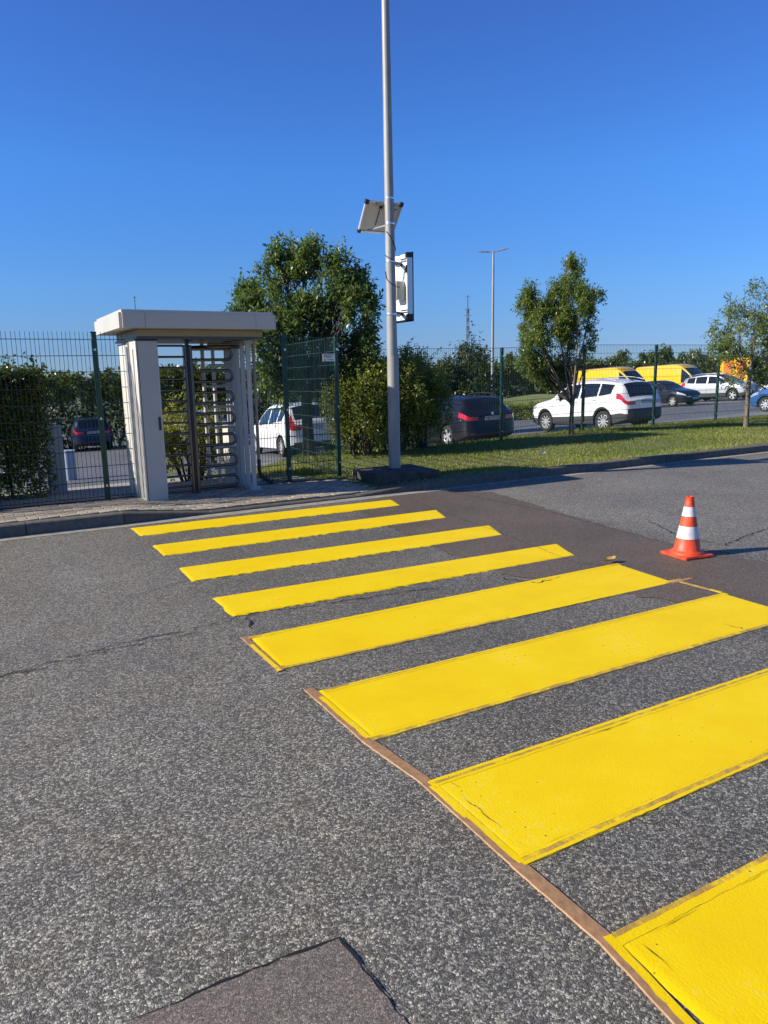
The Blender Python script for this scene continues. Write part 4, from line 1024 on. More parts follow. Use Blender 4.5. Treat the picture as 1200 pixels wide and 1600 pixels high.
EST = dict(L=4.63, W=1.81, r=.325, ax=(.82, 3.63), zu=.17,
    top=[(0, .55), (.06, .68), (.2, .76), (.6, .85), (1.25, .95), (1.45, 1.0), (1.9, 1.25), (2.25, 1.40), (2.6, 1.46), (3.2, 1.465), (3.9, 1.42), (4.15, 1.38), (4.3, 1.24), (4.48, 1.03), (4.56, .98), (4.63, .93)],
    belt=[(0, .5), (.06, .62), (.25, .70), (1.2, .88), (2.5, .95), (3.6, .99), (4.2, 1.02), (4.45, .96), (4.63, .86)],
    plan=[(0, .70), (.06, .82), (.25, .93), (.7, 1.0), (3.8, 1.0), (4.25, .97), (4.5, .92), (4.60, .86), (4.63, .82)],
    ws=(1.47, 2.22), rwin=(4.16, 4.50), glass=[(1.7, 2.62), (2.70, 3.50), (3.56, 4.08)], seams=[1.5, 2.66, 3.52], hl=.45, tl=.34, hlk=(7,), tlk=(7,), tlf=.62,
    bulge=(.10, .06), step=(Z15, stp(s3=.05, s4=.05, s5=.03)), dark=((3,), (3,)), grille=(5, 6), clad=0, rails=(2.4, 4.0), handles=(2.45, 3.35), plate=.80, plate_x=-2.40, fin=3.85, spokes=5, badge=(-2.395, .93), ptext='MQ TT 314')
HAT = dict(L=4.0, W=1.72, r=.30, ax=(.80, 3.28), zu=.18,
    top=[(0, .58), (.06, .72), (.2, .82), (.6, .92), (1.0, 1.0), (1.15, 1.06), (1.5, 1.28), (1.85, 1.45), (2.2, 1.51), (2.8, 1.51), (3.4, 1.46), (3.62, 1.42), (3.76, 1.24), (3.88, 1.04), (3.95, .98), (4.0, .93)],
    belt=[(0, .54), (.06, .65), (.25, .74), (1.0, .92), (2.5, .98), (3.5, 1.04), (3.8, 1.0), (4.0, .86)],
    plan=[(0, .70), (.05, .80), (.2, .90), (.6, 1.0), (3.3, 1.0), (3.7, .96), (3.9, .90), (3.97, .85), (4.0, .80)],
    ws=(1.17, 1.83), rwin=(3.63, 3.88), glass=[(1.38, 2.28), (2.35, 3.05), (3.11, 3.5)], seams=[1.25, 2.31, 3.07], hl=.5, tl=.30, hlk=(7,), tlk=(7, 8), tlf=.66,
    bulge=(.12, .07), step=(Z15, stp(s3=.04, s4=.05, s5=.03)), dark=((3,), (3,)), grille=(5,), clad=0, handles=(2.15, 2.95), plate=.82, plate_x=-2.085, spokes=8, fplate=.42)
VAN = dict(L=5.9, W=2.04, r=.34, ax=(1.0, 4.66), zu=.25,
    top=[(0, .85), (.06, 1.0), (.2, 1.12), (.7, 1.22), (.95, 1.30), (1.3, 1.75), (1.7, 2.15), (2.0, 2.40), (2.3, 2.56), (2.8, 2.62), (5.6, 2.62), (5.82, 2.58), (5.88, 2.52), (5.9, 2.48)],
    belt=[(0, .75), (.06, .9), (.3, 1.02), (1.0, 1.2), (1.5, 1.22), (5.9, 1.25)],
    plan=[(0, .78), (.06, .86), (.2, .93), (.6, 1.0), (5.6, 1.0), (5.86, .985), (5.9, .97)],
    ws=(.98, 1.85), rwin=(5.95, 5.96), glass=[(1.25, 2.05)], seams=[1.1, 2.2, 3.5], hl=.5, tl=.14, hlk=(6, 7), tlk=(6, 7), tlf=.85, rw=[(0, .84), (1.0, .84), (1.8, .84), (2.6, .86), (5.9, .86)],
    bulge=(.14, .03), step=(Z15, Z15), dark=((3, 4), (3,)), grille=(5, 6), clad=1, handles=(1.95,), plate=.6, spokes=6, mirror=0)
def scaled(S, **k):
    q = dict(S); q.update(k); return q
def put(root, px, py, rz_deg, D=None, local=(0, 0)):
    """stand a vehicle so that its local point (x, y) is over the ground seen at this place"""
    g = dpx(px, py, D) if D else gpx(px, py); a = R_(rz_deg); ca, sa = math.cos(a), math.sin(a)
    x = g.x-(local[0]*ca-local[1]*sa); y = g.y-(local[0]*sa+local[1]*ca)
    d = 1.3
    zf, zr = ground(x+ca*d, y+sa*d), ground(x-ca*d, y-sa*d); zl, zrr = ground(x-sa*.8, y+ca*.8), ground(x+sa*.8, y-ca*.8)
    root.location = (x, y, (zf+zr)/2+.03); root.rotation_euler = (math.atan2(zl-zrr, 1.6), -math.atan2(zf-zr, 2*d), a)
    return root
def wheel_pt(S, axle, sg): return (S['L']/2-S['ax'][axle], sg*(S['W']/2-.125))
CARS = []
c = make_car('parked_car', 'white compact SUV with grey sills parked behind the slim roadside tree', 'car', 'paint_white', SUV, 'cars parked in the car park')
put(c, 945, 673, 90, 23.9, local=wheel_pt(SUV, 1, 1)); CARS.append(c)
c = make_car('parked_car', 'black estate car seen from behind beside the bush, tail light glowing red', 'car', 'paint_black', EST, 'cars parked in the car park')
put(c, 766, 690, 86, 20.9, local=(-2.2, 0)); CARS.append(c)
HW = scaled(HAT, clad=0, tl=.24, tlk=(7, 8, 9, 10), top=[(a, b*1.04) for a, b in HAT['top']])
c = make_car('parked_car', 'white hatchback seen from behind through the fence right of the turnstile', 'car', 'paint_white', HW, 'cars parked in the car park')
put(c, 444, 703, 88, 22.0, local=wheel_pt(HW, 1, 1)); CARS.append(c)
HD = scaled(HAT, ptext='MQ SE 81', tl=.26)
c = make_car('parked_car', 'dark navy car seen square from behind through the left fence', 'car', 'paint_navy', HD, 'cars parked in the car park')
put(c, 148, 697, 88, 33.5, local=(-1.9, 0)); CARS.append(c)
ST = scaled(SUV, L=4.43, spokes=5, plate=.9, fplate=.55, rails=(2.0, 3.95))
c = make_car('parked_car', 'silver SUV facing the road, parked in front of the yellow vans', 'car', 'paint_silver', ST, 'cars parked in the car park')
put(c, 1145, 629, -84, 45.5, local=wheel_pt(ST, 0, -1)); CARS.append(c)
HB = scaled(HAT, L=4.0, spokes=7)
c = make_car('parked_car', 'black hatchback with bright headlight between the white and silver SUVs', 'car', 'paint_black', HB, 'cars parked in the car park')
put(c, 1052, 637, -88, 42, local=wheel_pt(HB, 0, -1)); CARS.append(c)
c = make_car('parked_car', 'blue car cut off by the right edge of the picture behind the thin tree', 'car', 'paint_blue', HAT, 'cars parked in the car park')
put(c, 1197, 645, 90, 30, local=wheel_pt(HAT, 0, 1)); CARS.append(c)
WV = scaled(SUV, spokes=6)
c = make_car('parked_car', 'white people carrier parked right behind the silver SUV', 'car', 'paint_white', WV, 'cars parked in the car park')
put(c, 1160, 614, -84, 54, local=(1.3, 0)); CARS.append(c)
c = make_car('parked_car', 'pale blue car with a red tail light hidden by the bush', 'car', 'paint_sky', HAT, 'cars parked in the car park')
put(c, 622, 693, 88, 23, local=(-1.9, 0)); CARS.append(c)
c = make_car('parked_car', 'silver car far off, seen through the bars left of the rotor', 'car', 'paint_silver', HAT, 'cars parked in the car park')
put(c, 262, 668, -100, 36, local=(1.9, 0)); CARS.append(c)
c = make_car('parked_car', 'pale car seen through the rotor arms of the turnstile', 'car', 'paint_sky', HAT, 'cars parked in the car park')
put(c, 333, 668, -92, 30, local=(1.5, 0)); CARS.append(c)
v = make_car('delivery_van', 'plain yellow high roof van with dark cab window behind the black hatchback', 'van', 'paint_yellow', VAN, 'yellow delivery vans')
put(v, 1100, 615, -84, 52, local=(2.6, -.8)); CARS.append(v)
v2 = copy_tree(v); tag(v2, 'yellow high roof van mostly hidden behind the white SUV', 'van')
put(v2, 1003, 621, -84, 49.5, local=(2.6, -.8)); CARS.append(v2)
# box lorry at the right edge, yellow with a red orange stripe
BT = thing('box_lorry', 'yellow box lorry with orange red flash half hidden by leaves at the right edge', 'lorry', (0, 0, 0), None)
MB().box(-2.6, 1.2, -1.2, 1.2, 1.0, 3.2).build('cargo_box', 'paint_yellow', BT, bevel=.05, world=False)
for k in range(3): MB().box(-2.3+1.2*k, -1.5+1.2*k, -1.215, -1.203, 1.9-.2*k, 3.0).build('colour_panel', 'paint_orange', BT, world=False)
for k in range(2): MB().box(1.203, 1.215, -1.0+1.1*k, -.1+1.1*k, 1.8, 3.0).build('colour_panel', 'paint_orange', BT, world=False)
MB().box(1.25, 3.0, -1.1, 1.1, .6, 2.3).build('cab', 'paint_white', BT, bevel=.12, seg=3, world=False)
MB().box(3.001, 3.02, -.95, .95, 1.4, 2.1).build('windscreen', 'car_glass', BT, world=False)
MB().box(-2.6, 2.9, -.9, .9, .55, .95).build('chassis', 'under', BT, world=False)
for x in (-1.7, 2.2):
    for sg in (1, -1): make_wheel(BT, .45, x, sg*1.02, sg, 6)
put(BT, 1196, 611, -84, 62, local=(2.6, -1)); CARS.append(BT)

# ------------------------------------------------------------------ lamps and far masts
g = gpx(769, 650)
D0 = 34.0
base = dpx(769, 636, D0); zb_ = ground(base.x, base.y); top = dpx(766, 400, D0)
SL = thing('street_lamp', 'slender grey twin headed street lamp standing over the car park', 'street lamp', (base.x, base.y, zb_))
MB().tube([(base.x, base.y, zb_), (base.x, base.y, top.z)], [.075, .045], 12).build('lamp_pole', 'galvanised', SL, smooth=True, angle=60)
rv = Vector((math.cos(.64), -math.sin(.64), 0)); tz = top.z
for sg in (1, -1):
    p0 = Vector((base.x, base.y, tz-.02)); d = rv*sg+Vector((0, 0, .18 if sg > 0 else .05))
    MB().bar(p0, p0+d*.28, .05, .05).build('lamp_arm', 'galvanised', SL)
    mb = MB(); nn = Vector((-rv.y, rv.x, 0)); rows = []
    for t in np.linspace(0, 1, 7):
        wd = .12*math.sin(math.pi*(.12+.76*t))**.7; c_ = p0+d*(.2+.48*t); hh = .05*math.sin(math.pi*min(1, .15+.8*t))
        rows.append([tuple(c_+nn*a*wd+Vector((0, 0, b*hh+.1*t*sg*0))) for a, b in ((-1, 0), (-.6, .8), (0, 1), (.6, .8), (1, 0), (.6, -.3), (0, -.4), (-.6, -.3), (-1, 0))])
    mb.quad_grid(rows); mb.build('lamp_head', 'aluminium', SL, smooth=True, angle=60)
def lattice(px, ytop, ybase, label, D, wpx):
    b, t = dpx(px, ybase, D), dpx(px, ytop, D); x, y = t.x, t.y; z0 = ground(x, y); z1 = t.z; H = z1-z0
    m_ = thing('lattice_mast', label, 'mast', (x, y, z0), 'far lattice masts')
    w0 = wpx*D/F_PX/2
    for sx, sy in ((1, 1), (1, -1), (-1, 1), (-1, -1)):
        MB().tube([(x+sx*w0, y+sy*w0, z0), (x+sx*w0*.45, y+sy*w0*.45, z0+H*.85)], w0*.16, 5).build('leg', 'dark_steel', m_)
    mb = MB(); n = 9
    for k in range(n):
        for sx, sy, ex, ey in ((1, 1, -1, 1), (-1, 1, -1, -1), (-1, -1, 1, -1), (1, -1, 1, 1)):
            f0, f1 = 1-.55*k/n, 1-.55*(k+1)/n
            mb.tube([(x+sx*w0*f0, y+sy*w0*f0, z0+H*.85*k/n), (x+ex*w0*f1, y+ey*w0*f1, z0+H*.85*(k+1)/n)], w0*.09, 4, cap=False)
    mb.build('bracing', 'dark_steel', m_)
    MB().tube([(x, y, z0+H*.8), (x, y, z1)], w0*.22, 6).build('spire', 'dark_steel', m_)
    for f, l in ((.98, 1.3), (.84, 2.2), (.77, 2.2)):
        MB().bar((x-rv.x*w0*l, y-rv.y*w0*l, z0+H*f), (x+rv.x*w0*l, y+rv.y*w0*l, z0+H*f), w0*.2, w0*.2).build('cross_arm', 'dark_steel', m_)
lattice(731, 461, 590, 'thin dark lattice mast beyond the shrubs left of the street lamp', 170, 5)
lattice(1142, 456, 580, 'thin dark lattice mast rising behind the pale tree on the right', 170, 4.5)
lattice(210, 462, 585, 'dark lattice mast whose tip shows above the turnstile canopy', 170, 5)
# two grey cabinets in front of the hedge
g = gpx(94, 771)
q = thing('utility_cabinet', 'taller slim grey cabinet in front of the left hedge', 'cabinet', g, 'grey cabinets behind the left fence')
MB().box(g.x-.12, g.x+.10, g.y, g.y+.25, g.z-.05, g.z+.93).build('housing', 'cabinet_grey', q, bevel=.01)
MB().box(g.x-.125, g.x+.105, g.y-.005, g.y+.255, g.z+.932, g.z+.95).build('lid', 'cabinet_grey', q)
g2 = gpx(112, 752)
q = thing('utility_cabinet', 'shorter rounded grey cabinet beside the slim one', 'cabinet', g2, 'grey cabinets behind the left fence')
MB().prism(rrect(g2.x-.13, g2.x+.15, g2.y, g2.y+.30, .1), g2.z-.05, g2.z+.74).build('housing', 'cabinet_grey', q, smooth=True, angle=40)
MB().prism(rrect(g2.x-.135, g2.x+.155, g2.y-.005, g2.y+.305, .1), g2.z+.742, g2.z+.765).build('lid', 'cabinet_grey', q, smooth=True, angle=40)

# ------------------------------------------------------------------ trees, shrubs and hedges
def rand_dirs(n, up=0.0):
    v = rng.normal(size=(n, 3)); v[:, 2] += up; v /= np.linalg.norm(v, axis=1)[:, None]; return v
def leaf_quads(P, D, size, asp=0.42, flat=0.6):
    """one folded four cornered leaf per point"""
    n = len(P); N = rand_dirs(n); N[:, 2] = np.abs(N[:, 2])+flat; N /= np.linalg.norm(N, axis=1)[:, None]
    B = np.cross(D, N); B /= (np.linalg.norm(B, axis=1)[:, None]+1e-9)
    s = (size*rng.uniform(.65, 1.25, n))[:, None]; U = np.cross(B, D)
    V = np.stack([P, P+D*s*.45+B*s*asp*.5+U*s*.06, P+D*s-U*s*.10, P+D*s*.45-B*s*asp*.5+U*s*.06], 1).reshape(-1, 3)
    return V
def cloud_points(clusters, density, shell=0.55):
    """points in ellipsoids (centre, radii, weight); outer parts denser"""
    out = []
    for c, r, wgt in clusters:
        n = int(density*wgt); m_ = max(6, int(9+9*wgt)); sub = rand_dirs(m_, .15)*(rng.uniform(.2, .92, m_)**.6)[:, None]
        w_ = rng.uniform(.4, 1.6, m_); pick = rng.choice(m_, n, p=w_/w_.sum())
        loc = sub[pick]+rng.normal(0, 1, (n, 3))*np.array([.17, .17, .21])*rng.uniform(.6, 1.3, m_)[pick][:, None]
        out.append(np.array(c)+loc*np.array(r))
    return np.concatenate(out)
def foliage(name, m, parent, T, leaflets, size, spray, asp=.42, up=.25, jitter=0.0, tint_off=0.0):
    """T = twig points; every twig carries a short spray of leaflets"""
    n = len(T); d = rand_dirs(n, up); cen = T.mean(0); rel = T-cen; rel /= (np.linalg.norm(rel, axis=1)[:, None]+1e-6)
    d = d+rel*.6; d /= np.linalg.norm(d, axis=1)[:, None]
    P, Dd = [], []
    for k in range(leaflets):
        t = (k+rng.random(n)*.5)/leaflets
        side_ = rand_dirs(n); dd = d*.5+side_*.8; dd[:, 2] -= .12; dd /= np.linalg.norm(dd, axis=1)[:, None]
        P.append(T+d*(t*spray)[:, None]); Dd.append(dd)
    P = np.concatenate(P); Dd = np.concatenate(Dd)
    V = leaf_quads(P, Dd, size, asp); nl = len(P)
    tw = np.tile(rng.random(n)*.5, leaflets)
    tint = np.clip(tw+rng.random(nl)*.5+tint_off, 0, 1)
    Q = np.arange(nl*4).reshape(-1, 4)
    return np_mesh(name, V, Q, m, parent, np.repeat(tint, 4), kind='stuff')
def limb_pts(a, b, sag=.0, n=6, seed=0, amp=.06):
    r = random.Random(seed); a, b = Vector(a), Vector(b); L = (b-a).length; out = []
    o1 = Vector((r.uniform(-1, 1), r.uniform(-1, 1), 0))*amp*L
    for k in range(n+1):
        t = k/n; out.append(a.lerp(b, t)+o1*math.sin(math.pi*t)+Vector((0, 0, sag*L*math.sin(math.pi*t))))
    return out
def tree(name, label, cat, base, cl, m, bark, tr, split, leaflets, size, spray, dens, group=None, twigs=14, up=.3, asp=.42, lean=(0, 0)):
    """cl = list of (centre, radii, weight) in world space"""
    root = thing(name, label, cat, base, group); mb = MB(); b = Vector(base); r = random.Random(len(cl)*7+int(base[0]*10))
    sp = b+Vector((lean[0], lean[1], split))
    mb.tube(limb_pts(b-Vector((0, 0, .1)), sp, 0, 6, 3, .03), [tr*1.35, tr*1.1, tr, tr*.97, tr*.93, tr*.9, tr*.88], 10)
    for i, (c, rad, wgt) in enumerate(cl):
        c = Vector(c); st_ = sp.lerp(b, r.uniform(0, .15)); e = c+Vector((0, 0, rad[2]*.35))
        pts = limb_pts(st_, e, -.05, 7, i, .08); k0 = min(.6, .35+.3*wgt)*tr
        mb.tube(pts, [k0*(1-.8*k/7) for k in range(8)], 7)
        for j in range(twigs):
            q = pts[r.randrange(2, 8)]; d = rand_dirs(1, .4)[0]
            e2 = Vector((c.x+d[0]*rad[0]*.9, c.y+d[1]*rad[1]*.9, c.z+d[2]*rad[2]*.9))
            mb.tube(limb_pts(q, e2, .03, 4, j+i*31, .08), [k0*.22, k0*.18, k0*.14, k0*.1, .004], 4, cap=False)
    mb.build('trunk', bark, root, smooth=True, angle=70)
    T = cloud_points(cl, dens)
    foliage('crown', m, root, T, leaflets, size, spray, asp, up)
    return root
def pxclusters(base, items, depth=.85, D=None):
    """clump list (x, y, rx, ry, weight) seen in the photograph -> ellipsoids standing round the trunk"""
    v = Vector((base[0], base[1], 0)); D = (Vector(base)-Vector((0, 0, CAM_H))).dot(Vector(_F)); fw = Vector((_F[0], _F[1], 0)).normalized(); out = []
    r = random.Random(9)
    for x, y, rx, ry, wgt in items:
        mrad = (rx+ry)/2*D/F_PX; off = r.uniform(-.6, .6)*mrad*1.3
        c = dpx(x, y, D+off); out.append(((c.x, c.y, c.z), (rx*D/F_PX, mrad*depth, ry*D/F_PX), wgt))
    return out
# the big ash beyond the fence
b = gpx(484, 712); base = (b.x, b.y, b.z)
cl = pxclusters(base, [(437, 424, 22, 34, .4), (482, 420, 30, 32, .6), (530, 440, 32, 38, .8), (400, 470, 28, 36, .5), (556, 484, 30, 44, .8), (470, 484, 58, 50, 1.4), (524, 532, 50, 50, 1.2),
                       (428, 528, 46, 50, 1.1), (572, 545, 18, 34, .35), (497, 585, 44, 36, .9), (445, 592, 38, 34, .7), (384, 496, 16, 24, .22), (545, 590, 28, 26, .4), (433, 392, 5, 16, .05), (455, 395, 5, 20, .06), (488, 390, 9, 14, .09), (415, 420, 6, 18, .06), (558, 430, 7, 14, .08)])
tree('ash_tree', 'big dense green tree rising behind the turnstile and fence', 'tree', base, cl, 'ash_leaf', 'bark_dark', .11, 1.5, 7, .092, .22, 600, up=.3)
# slim multi stemmed tree in the verge
b = gpx(893, 679); base = (b.x, b.y, b.z)
cl = pxclusters(base, [(822, 488, 15, 36, .6), (843, 500, 15, 34, .55), (866, 476, 13, 30, .4), (896, 442, 22, 36, .7), (902, 484, 26, 34, .65), (926, 470, 14, 18, .26), (888, 522, 24, 30, .5), (836, 540, 22, 34, .75),
                       (846, 580, 22, 28, .65), (868, 596, 18, 22, .35), (922, 525, 13, 22, .10), (906, 560, 16, 32, .08), (880, 560, 18, 30, .2), (828, 565, 15, 30, .35), (893, 412, 8, 10, .1), (866, 525, 18, 34, .5), (872, 490, 12, 22, .2)])
tree('roadside_tree', 'slim upright young tree growing in the grass in front of the white SUV', 'tree', base, cl, 'young_leaf', 'bark', .055, .75, 6, .068, .14, 980, up=.6, twigs=8)
# thin pale tree at the right edge
b = gpx(1166, 668); base = (b.x, b.y, b.z)
cl = pxclusters(base, [(1182, 462, 18, 18, .10), (1160, 488, 26, 22, .2), (1192, 494, 24, 26, .24), (1138, 512, 26, 24, .2), (1172, 522, 34, 26, .34), (1128, 540, 28, 14, .2), (1205, 540, 30, 36, .4), (1150, 552, 30, 20, .26), (1186, 575, 26, 26, .28), (1232, 510, 30, 40, .4), (1156, 585, 20, 24, .15)])
tree('rowan_tree', 'thin open pale leaved tree at the right edge of the verge', 'tree', base, cl, 'pale_leaf', 'bark', .055, 1.45, 8, .075, .24, 480, up=.2, twigs=10)
# shrubs in front of the fence by the round post
def shrub(label, base, w_, d_, h, m, bark, n, size, name='shrub', cat='bush', group=None, stems=16, leaflets=4, spray=.16, lift=.08, tint_off=0., asp=.5):
    root = thing(name, label, cat, base, group); b = Vector(base); mb = MB(); r = random.Random(int(base[0]*37)+3); cl = []
    for k in range(stems):
        a = r.uniform(0, 2*math.pi); q = r.random()**.5; e = b+Vector((w_*q*math.cos(a)*.9, d_*q*math.sin(a)*.9, h*(1.02-.35*q*q)*r.uniform(.8, 1.08)))
        mb.tube(limb_pts(b+Vector((w_*.35*q*math.cos(a), d_*.35*q*math.sin(a), -.05)), e, .02, 6, k, .09), [.022, .018, .015, .012, .009, .006, .003], 5, cap=False)
        cl.append(((e.x, e.y, e.z-.22*h), (w_*.36, d_*.4, h*.26), .6))
    for k in range(stems):
        a = 2*math.pi*(k+r.random())/stems; cl.append(((b.x+w_*.7*math.cos(a), b.y+d_*.7*math.sin(a), b.z+h*r.uniform(lift+.1, .6)), (w_*.34, d_*.4, h*.22), .5))
    mb.build('stems', bark, root, smooth=True)
    T = cloud_points(cl, n/stems); gz_ = b.z+.02; T = T[T[:, 2] > gz_]
    foliage('foliage', m, root, T, leaflets, size, spray, asp, .3, tint_off=tint_off)
    return root
def gp(px, py): v = gpx(px, py); return (v.x, v.y, v.z)
b = gp(566, 712); shrub('leafy olive bush between the fence corner and the round grey post', b, .66, .6, 1.80, 'bush_leaf', 'bark_dark', 2900, .062)
b = gp(630, 707); shrub('leafy olive bush rising directly behind the round grey post', (b[0], b[1]+.3, b[2]), .82, .7, 2.12, 'bush_leaf', 'bark_dark', 3900, .062)
b = gp(672, 700); shrub('dark lower bush overlapping the left flank of the black estate car', (b[0]-.1, b[1]+.25, b[2]), .66, .6, 1.95, 'bush_leaf', 'bark_dark', 3000, .06, tint_off=-.15)
# tall dark ivy clad shrub behind
b = dpx(728, 640, 27); b.z = ground(b.x, b.y)
shrub('tall dark ivy clad shrub behind the black estate car', tuple(b), 1.05, .9, dpx(728, 528, 27).z-b.z, 'conifer_leaf', 'bark_dark', 3600, .11, leaflets=4, spray=.2, lift=.1)
# shrub seen through the turnstile
b = gp(304, 752); shrub('yellowish green shrub seen between the turnstile bars', b, .55, .5, 1.25, 'bush_leaf', 'bark_dark', 1500, .06, tint_off=.12)
# clipped hedge behind the left fence
def hedge(name, label, pts, hgt, dep, m, n, size, group=None, leaflets=4, ragged_top=.15, spray=.12):
    """pts = ground line of the hedge; leaves fill a wall that is denser outside"""
    a, b_ = Vector(pts[0]), Vector(pts[1]); L = (b_-a).length; d = (b_-a).normalized(); nn = Vector((-d.y, d.x, 0)).normalized()
    root = thing(name, label, 'hedge', tuple(a.lerp(b_, .5)), group)
    mb = MB(); r = random.Random(int(L*100))
    for k in range(int(L/.22)+2):
        p = a+d*(L*r.random())+nn*dep*r.uniform(-.5, .5); p.z = ground(p.x, p.y); e = p+Vector((r.uniform(-.15, .15), r.uniform(-.15, .15), hgt*r.uniform(.8, 1.0)))
        mb.tube(limb_pts(p, e, 0, 4, k, .05), [.016, .013, .01, .007, .003], 5, cap=False)
    mb.build('stems', 'bark_dark', root)
    u = rng.random(n)*L; s = rng.choice([-1, 1], n)*(dep/2)*(1-np.abs(rng.normal(0, .22, n))); h = rng.random(n)**.8*hgt
    bump = .12*np.sin(u*3.1)+.1*np.sin(u*7.7+1)+.08*np.sin(h*6+u*2)
    topm = rng.random(n) < .3; s[topm] = rng.uniform(-.5, .5, topm.sum())*dep; h[topm] = hgt*(1-np.abs(rng.normal(0, .05, topm.sum())))
    h = h*(1+ragged_top*(np.sin(u*4.3)*.4+np.sin(u*9.1+2)*.3)); s = s*(1+bump)
    sp = rng.random(n) < .012; h[sp] = hgt*rng.uniform(1.0, 1.08, sp.sum())
    T = np.stack([a.x+d.x*u+nn.x*s, a.y+d.y*u+nn.y*s, np.zeros(n)], 1)
    T[:, 2] = [ground(x, y)+.03+hh for x, y, hh in zip(T[:, 0], T[:, 1], h)]
    foliage('foliage', m, root, T, leaflets, size, spray, .55, .3)
    return root
hedge('hedge', 'tall dense green hedge right behind the left mesh fence', ((-3.6, 11.15, 0), (0.95, 11.3, 0)), 1.66, 1.1, 'hedge_leaf', 26000, .06)
b0, b1 = dpx(60, 690, 36), dpx(205, 690, 36)
hedge('hedge', 'dark far hedge behind the navy car', ((b0.x-9, b0.y, 0), (b1.x+2, b1.y, 0)), 3.3, 2.2, 'far_leaf', 6000, .22, leaflets=3, spray=.3)
b0, b1 = dpx(235, 660, 40), dpx(560, 660, 40)
hedge('hedge', 'dark far hedge seen through the turnstile', ((b0.x-1, b0.y+2, 0), (b1.x+2, b1.y, 0)), 3.4, 2.4, 'far_leaf', 9000, .22, leaflets=3, spray=.3)
b0, b1 = dpx(640, 640, 52), dpx(932, 640, 60)
hedge('hedge', 'dark hedge along the far side of the car park behind the street lamp', ((b0.x, b0.y, 0), (b1.x, b1.y, 0)), 2.9, 2.4, 'far_leaf', 9000, .22, leaflets=3, spray=.3)
b0, b1 = dpx(690, 640, 37), dpx(905, 640, 38)
hedge('hedge', 'low scruffy lit hedge in front of the dark one left of the white SUV', ((b0.x, b0.y, 0), (b1.x, b1.y, 0)), .72, 1.2, 'bush_leaf', 5200, .09, leaflets=3, spray=.14)
p0, p1 = dpx(660, 640, 38.2), dpx(930, 640, 39.2); p0.z = ground(p0.x, p0.y); p1.z = ground(p1.x, p1.y)
mb = MB(); L_ = (p1-p0).length; d_ = (p1-p0)/L_; nn = Vector((-d_.y, d_.x, 0)); rows = []
for v, h in ((0, -.05), (.8, .55), (2.2, .85), (4.5, .95), (8, .6)):
    rows.append([tuple(p0+d_*t+nn*v+Vector((0, 0, h+.08*math.sin(t*1.3+v)))) for t in np.linspace(0, L_, 30)])
mb.quad_grid(rows); o = mb.build('grass_bank', 'bank_grass', smooth=True); o['kind'] = 'structure'

# the far tree line: every tree its own, from four grown kinds
far = {}
def far_proto(k):
    r = random.Random(100+k); cl = []
    shp = [(2.6, 5.0), (3.2, 4.4), (2.2, 5.6), (3.6, 4.0)][k]
    for j in range(9):
        a = r.uniform(0, 6.28); q = r.random()**.5; z = r.uniform(.38, .88); rr = shp[0]*(1-abs(z-.5)*.9)
        cl.append(((q*rr*math.cos(a)*.7, q*rr*math.sin(a)*.7, shp[1]*z), (shp[0]*.42, shp[0]*.42, shp[1]*.18), 1))
    cl.append(((0, 0, shp[1]*.5), (shp[0]*.6, shp[0]*.6, shp[1]*.38), 1.5))
    t_ = tree('far_tree', 'x', 'tree', (0, 0, 0), cl, 'far_leaf', 'bark_dark', .16, shp[1]*.3, 4, .30, .4, 150, None, twigs=4, asp=.6)
    return t_, shp
FARLAB = ['far round tree mostly hidden behind the left hedge', 'far round tree showing above the left hedge beside the first fence post', 'low far tree behind the roof of the navy car', 'far tree close to the left face of the turnstile cabinet',
          'far tree hidden behind the turnstile cabinet', 'dark far tree seen between the upper left bars of the turnstile', 'taller dark far tree seen through the top of the rotor', 'far tree behind the guard screen of the turnstile',
          'far tree behind the round grey post', 'far tree top peeping over the bush right of the round grey post', 'far tree top just left of the ivy clad shrub', 'low far tree hidden behind the ivy clad shrub and mast',
          'round far tree just right of the street lamp pole', 'far tree between the street lamp and the slim roadside tree', 'far tree behind the slim roadside tree', 'far tree behind the roof of the white SUV right of the slim tree',
          'far tree above the mostly hidden yellow van', 'far tree above the gap between the two yellow vans', 'tallest far tree above the back end of the plain yellow van', 'low far tree above the middle of the plain yellow van',
          'far tree above the cab of the plain yellow van', 'far tree above the silver SUV left of the pale tree', 'far tree behind the pale tree crown', 'far tree above the yellow box lorry at the right edge',
          'far tree beyond the right edge of the picture', 'far tree beyond the left edge of the picture']
protos = [far_proto(k) for k in range(4)]; usedp = [False]*4
FAR = [(20, 600, 70), (92, 577, 66), (140, 592, 50), (172, 588, 46), (222, 585, 50), (262, 572, 56), (304, 562, 62), (345, 575, 50), (600, 563, 50), (640, 556, 56), (688, 556, 50), (742, 568, 46), (792, 553, 52), (832, 556, 46), (870, 562, 44),
       (930, 560, 48), (966, 549, 52), (1004, 545, 54), (1034, 541, 48), (1062, 552, 44), (1092, 543, 54), (1130, 552, 50), (1160, 548, 56), (1200, 546, 60), (1250, 545, 60), (-30, 590, 70)]
for i, (px, yt, wpx) in enumerate(FAR):
    k = [0, 3, 1, 2, 0, 1, 3][i % 7]; tr, shp = protos[k]
    D = 62+(i*37 % 23); b = dpx(px, 600, D); z0 = ground(b.x, b.y); zt = dpx(px, yt, D).z
    o = tr if not usedp[k] else copy_tree(tr); usedp[k] = True
    s = (zt-z0)/(shp[1]*1.06); ws_ = wpx*D/F_PX/2/(shp[0]*.95)
    o.location = (b.x, b.y, z0); o.scale = (ws_, ws_, s); o.rotation_euler = (0, 0, i*1.7)
    tag(o, FARLAB[i], 'tree', 'trees in the far tree line')

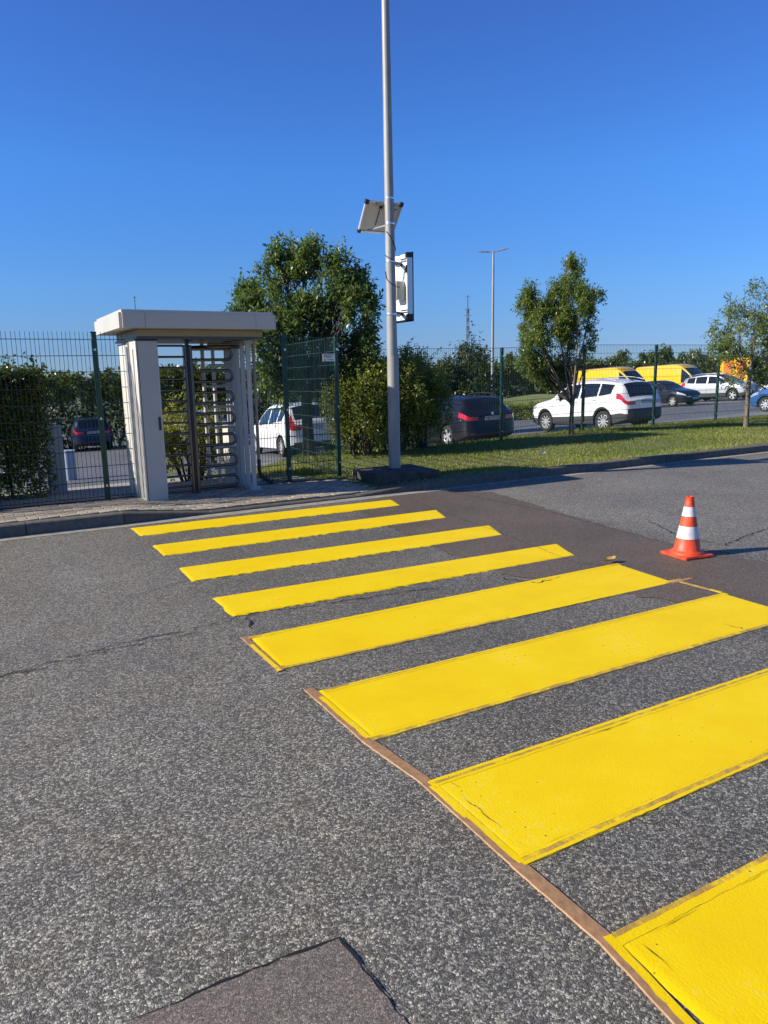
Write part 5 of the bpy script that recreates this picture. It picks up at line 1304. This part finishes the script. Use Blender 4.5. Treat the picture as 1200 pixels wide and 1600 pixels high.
# ------------------------------------------------------------------ grass
n = 95000
gx = rng.uniform(4.75, 24, n); gy = 8.6+(13.9-8.6)*rng.random(n)
keep = (gy > 8.42+.012*gx+.15) & ~((gx > 4.9) & (gx < 6.0) & (gy > 8.84) & (gy < 9.8))
bare = np.sin(gx*2.1+1)*np.sin(gy*3.3)+np.sin(gx*5.3)*.5; keep &= (rng.random(n) > .35*(bare > .9)) & (rng.random(n) < np.clip((gy-8.65)/.35, .25, 1))
gx, gy = gx[keep], gy[keep]
n2 = 9000; hx = rng.uniform(3.75, 4.95, n2); hy = rng.uniform(10.05, 13.4, n2); gx = np.concatenate([gx, hx]); gy = np.concatenate([gy, hy])
n = len(gx); gzv = np.array([ground(x, y) for x, y in zip(gx, gy)])
a = rng.uniform(0, 6.28, n); hh = rng.uniform(.02, .052, n)*(1+.35*np.sin(gx*1.7)*np.sin(gy*2.3)); hh[gy > 13.3] *= 1.7; wd = rng.uniform(.004, .009, n); ln = rng.uniform(.1, .9, n)
P = np.stack([gx, gy, gzv-.004], 1); S_ = np.stack([np.cos(a), np.sin(a), 0*a], 1)*wd[:, None]; b2 = a+rng.uniform(.8, 2.2, n)
tip = P+np.stack([np.cos(b2)*hh*ln, np.sin(b2)*hh*ln, hh], 1)
V = np.stack([P-S_, P+S_, tip], 1).reshape(-1, 3)
tv = np.clip(rng.random(n)*.6+.25+.3*np.sin(gx*.9+.5)*np.sin(gy*1.4)+(gy < 9.2)*.25, 0, 1)
np_mesh('grass', V, np.arange(n*3).reshape(-1, 3), 'grass_blade', None, np.repeat(tv, 3), kind='stuff', n=3)
# a scrap of paper in the verge
g = gpx(850, 713); o = MB().quad_grid([[(g.x-.05, g.y, g.z+.05), (g.x+.05, g.y, g.z+.06)], [(g.x-.05, g.y+.03, g.z+.10), (g.x+.04, g.y+.03, g.z+.085)], [(g.x-.03, g.y+.06, g.z+.07), (g.x+.05, g.y+.06, g.z+.06)]]).build('paper_scrap', 'sign_white')
tag(o, 'tiny crumpled white paper scrap lying in the grass', 'litter')
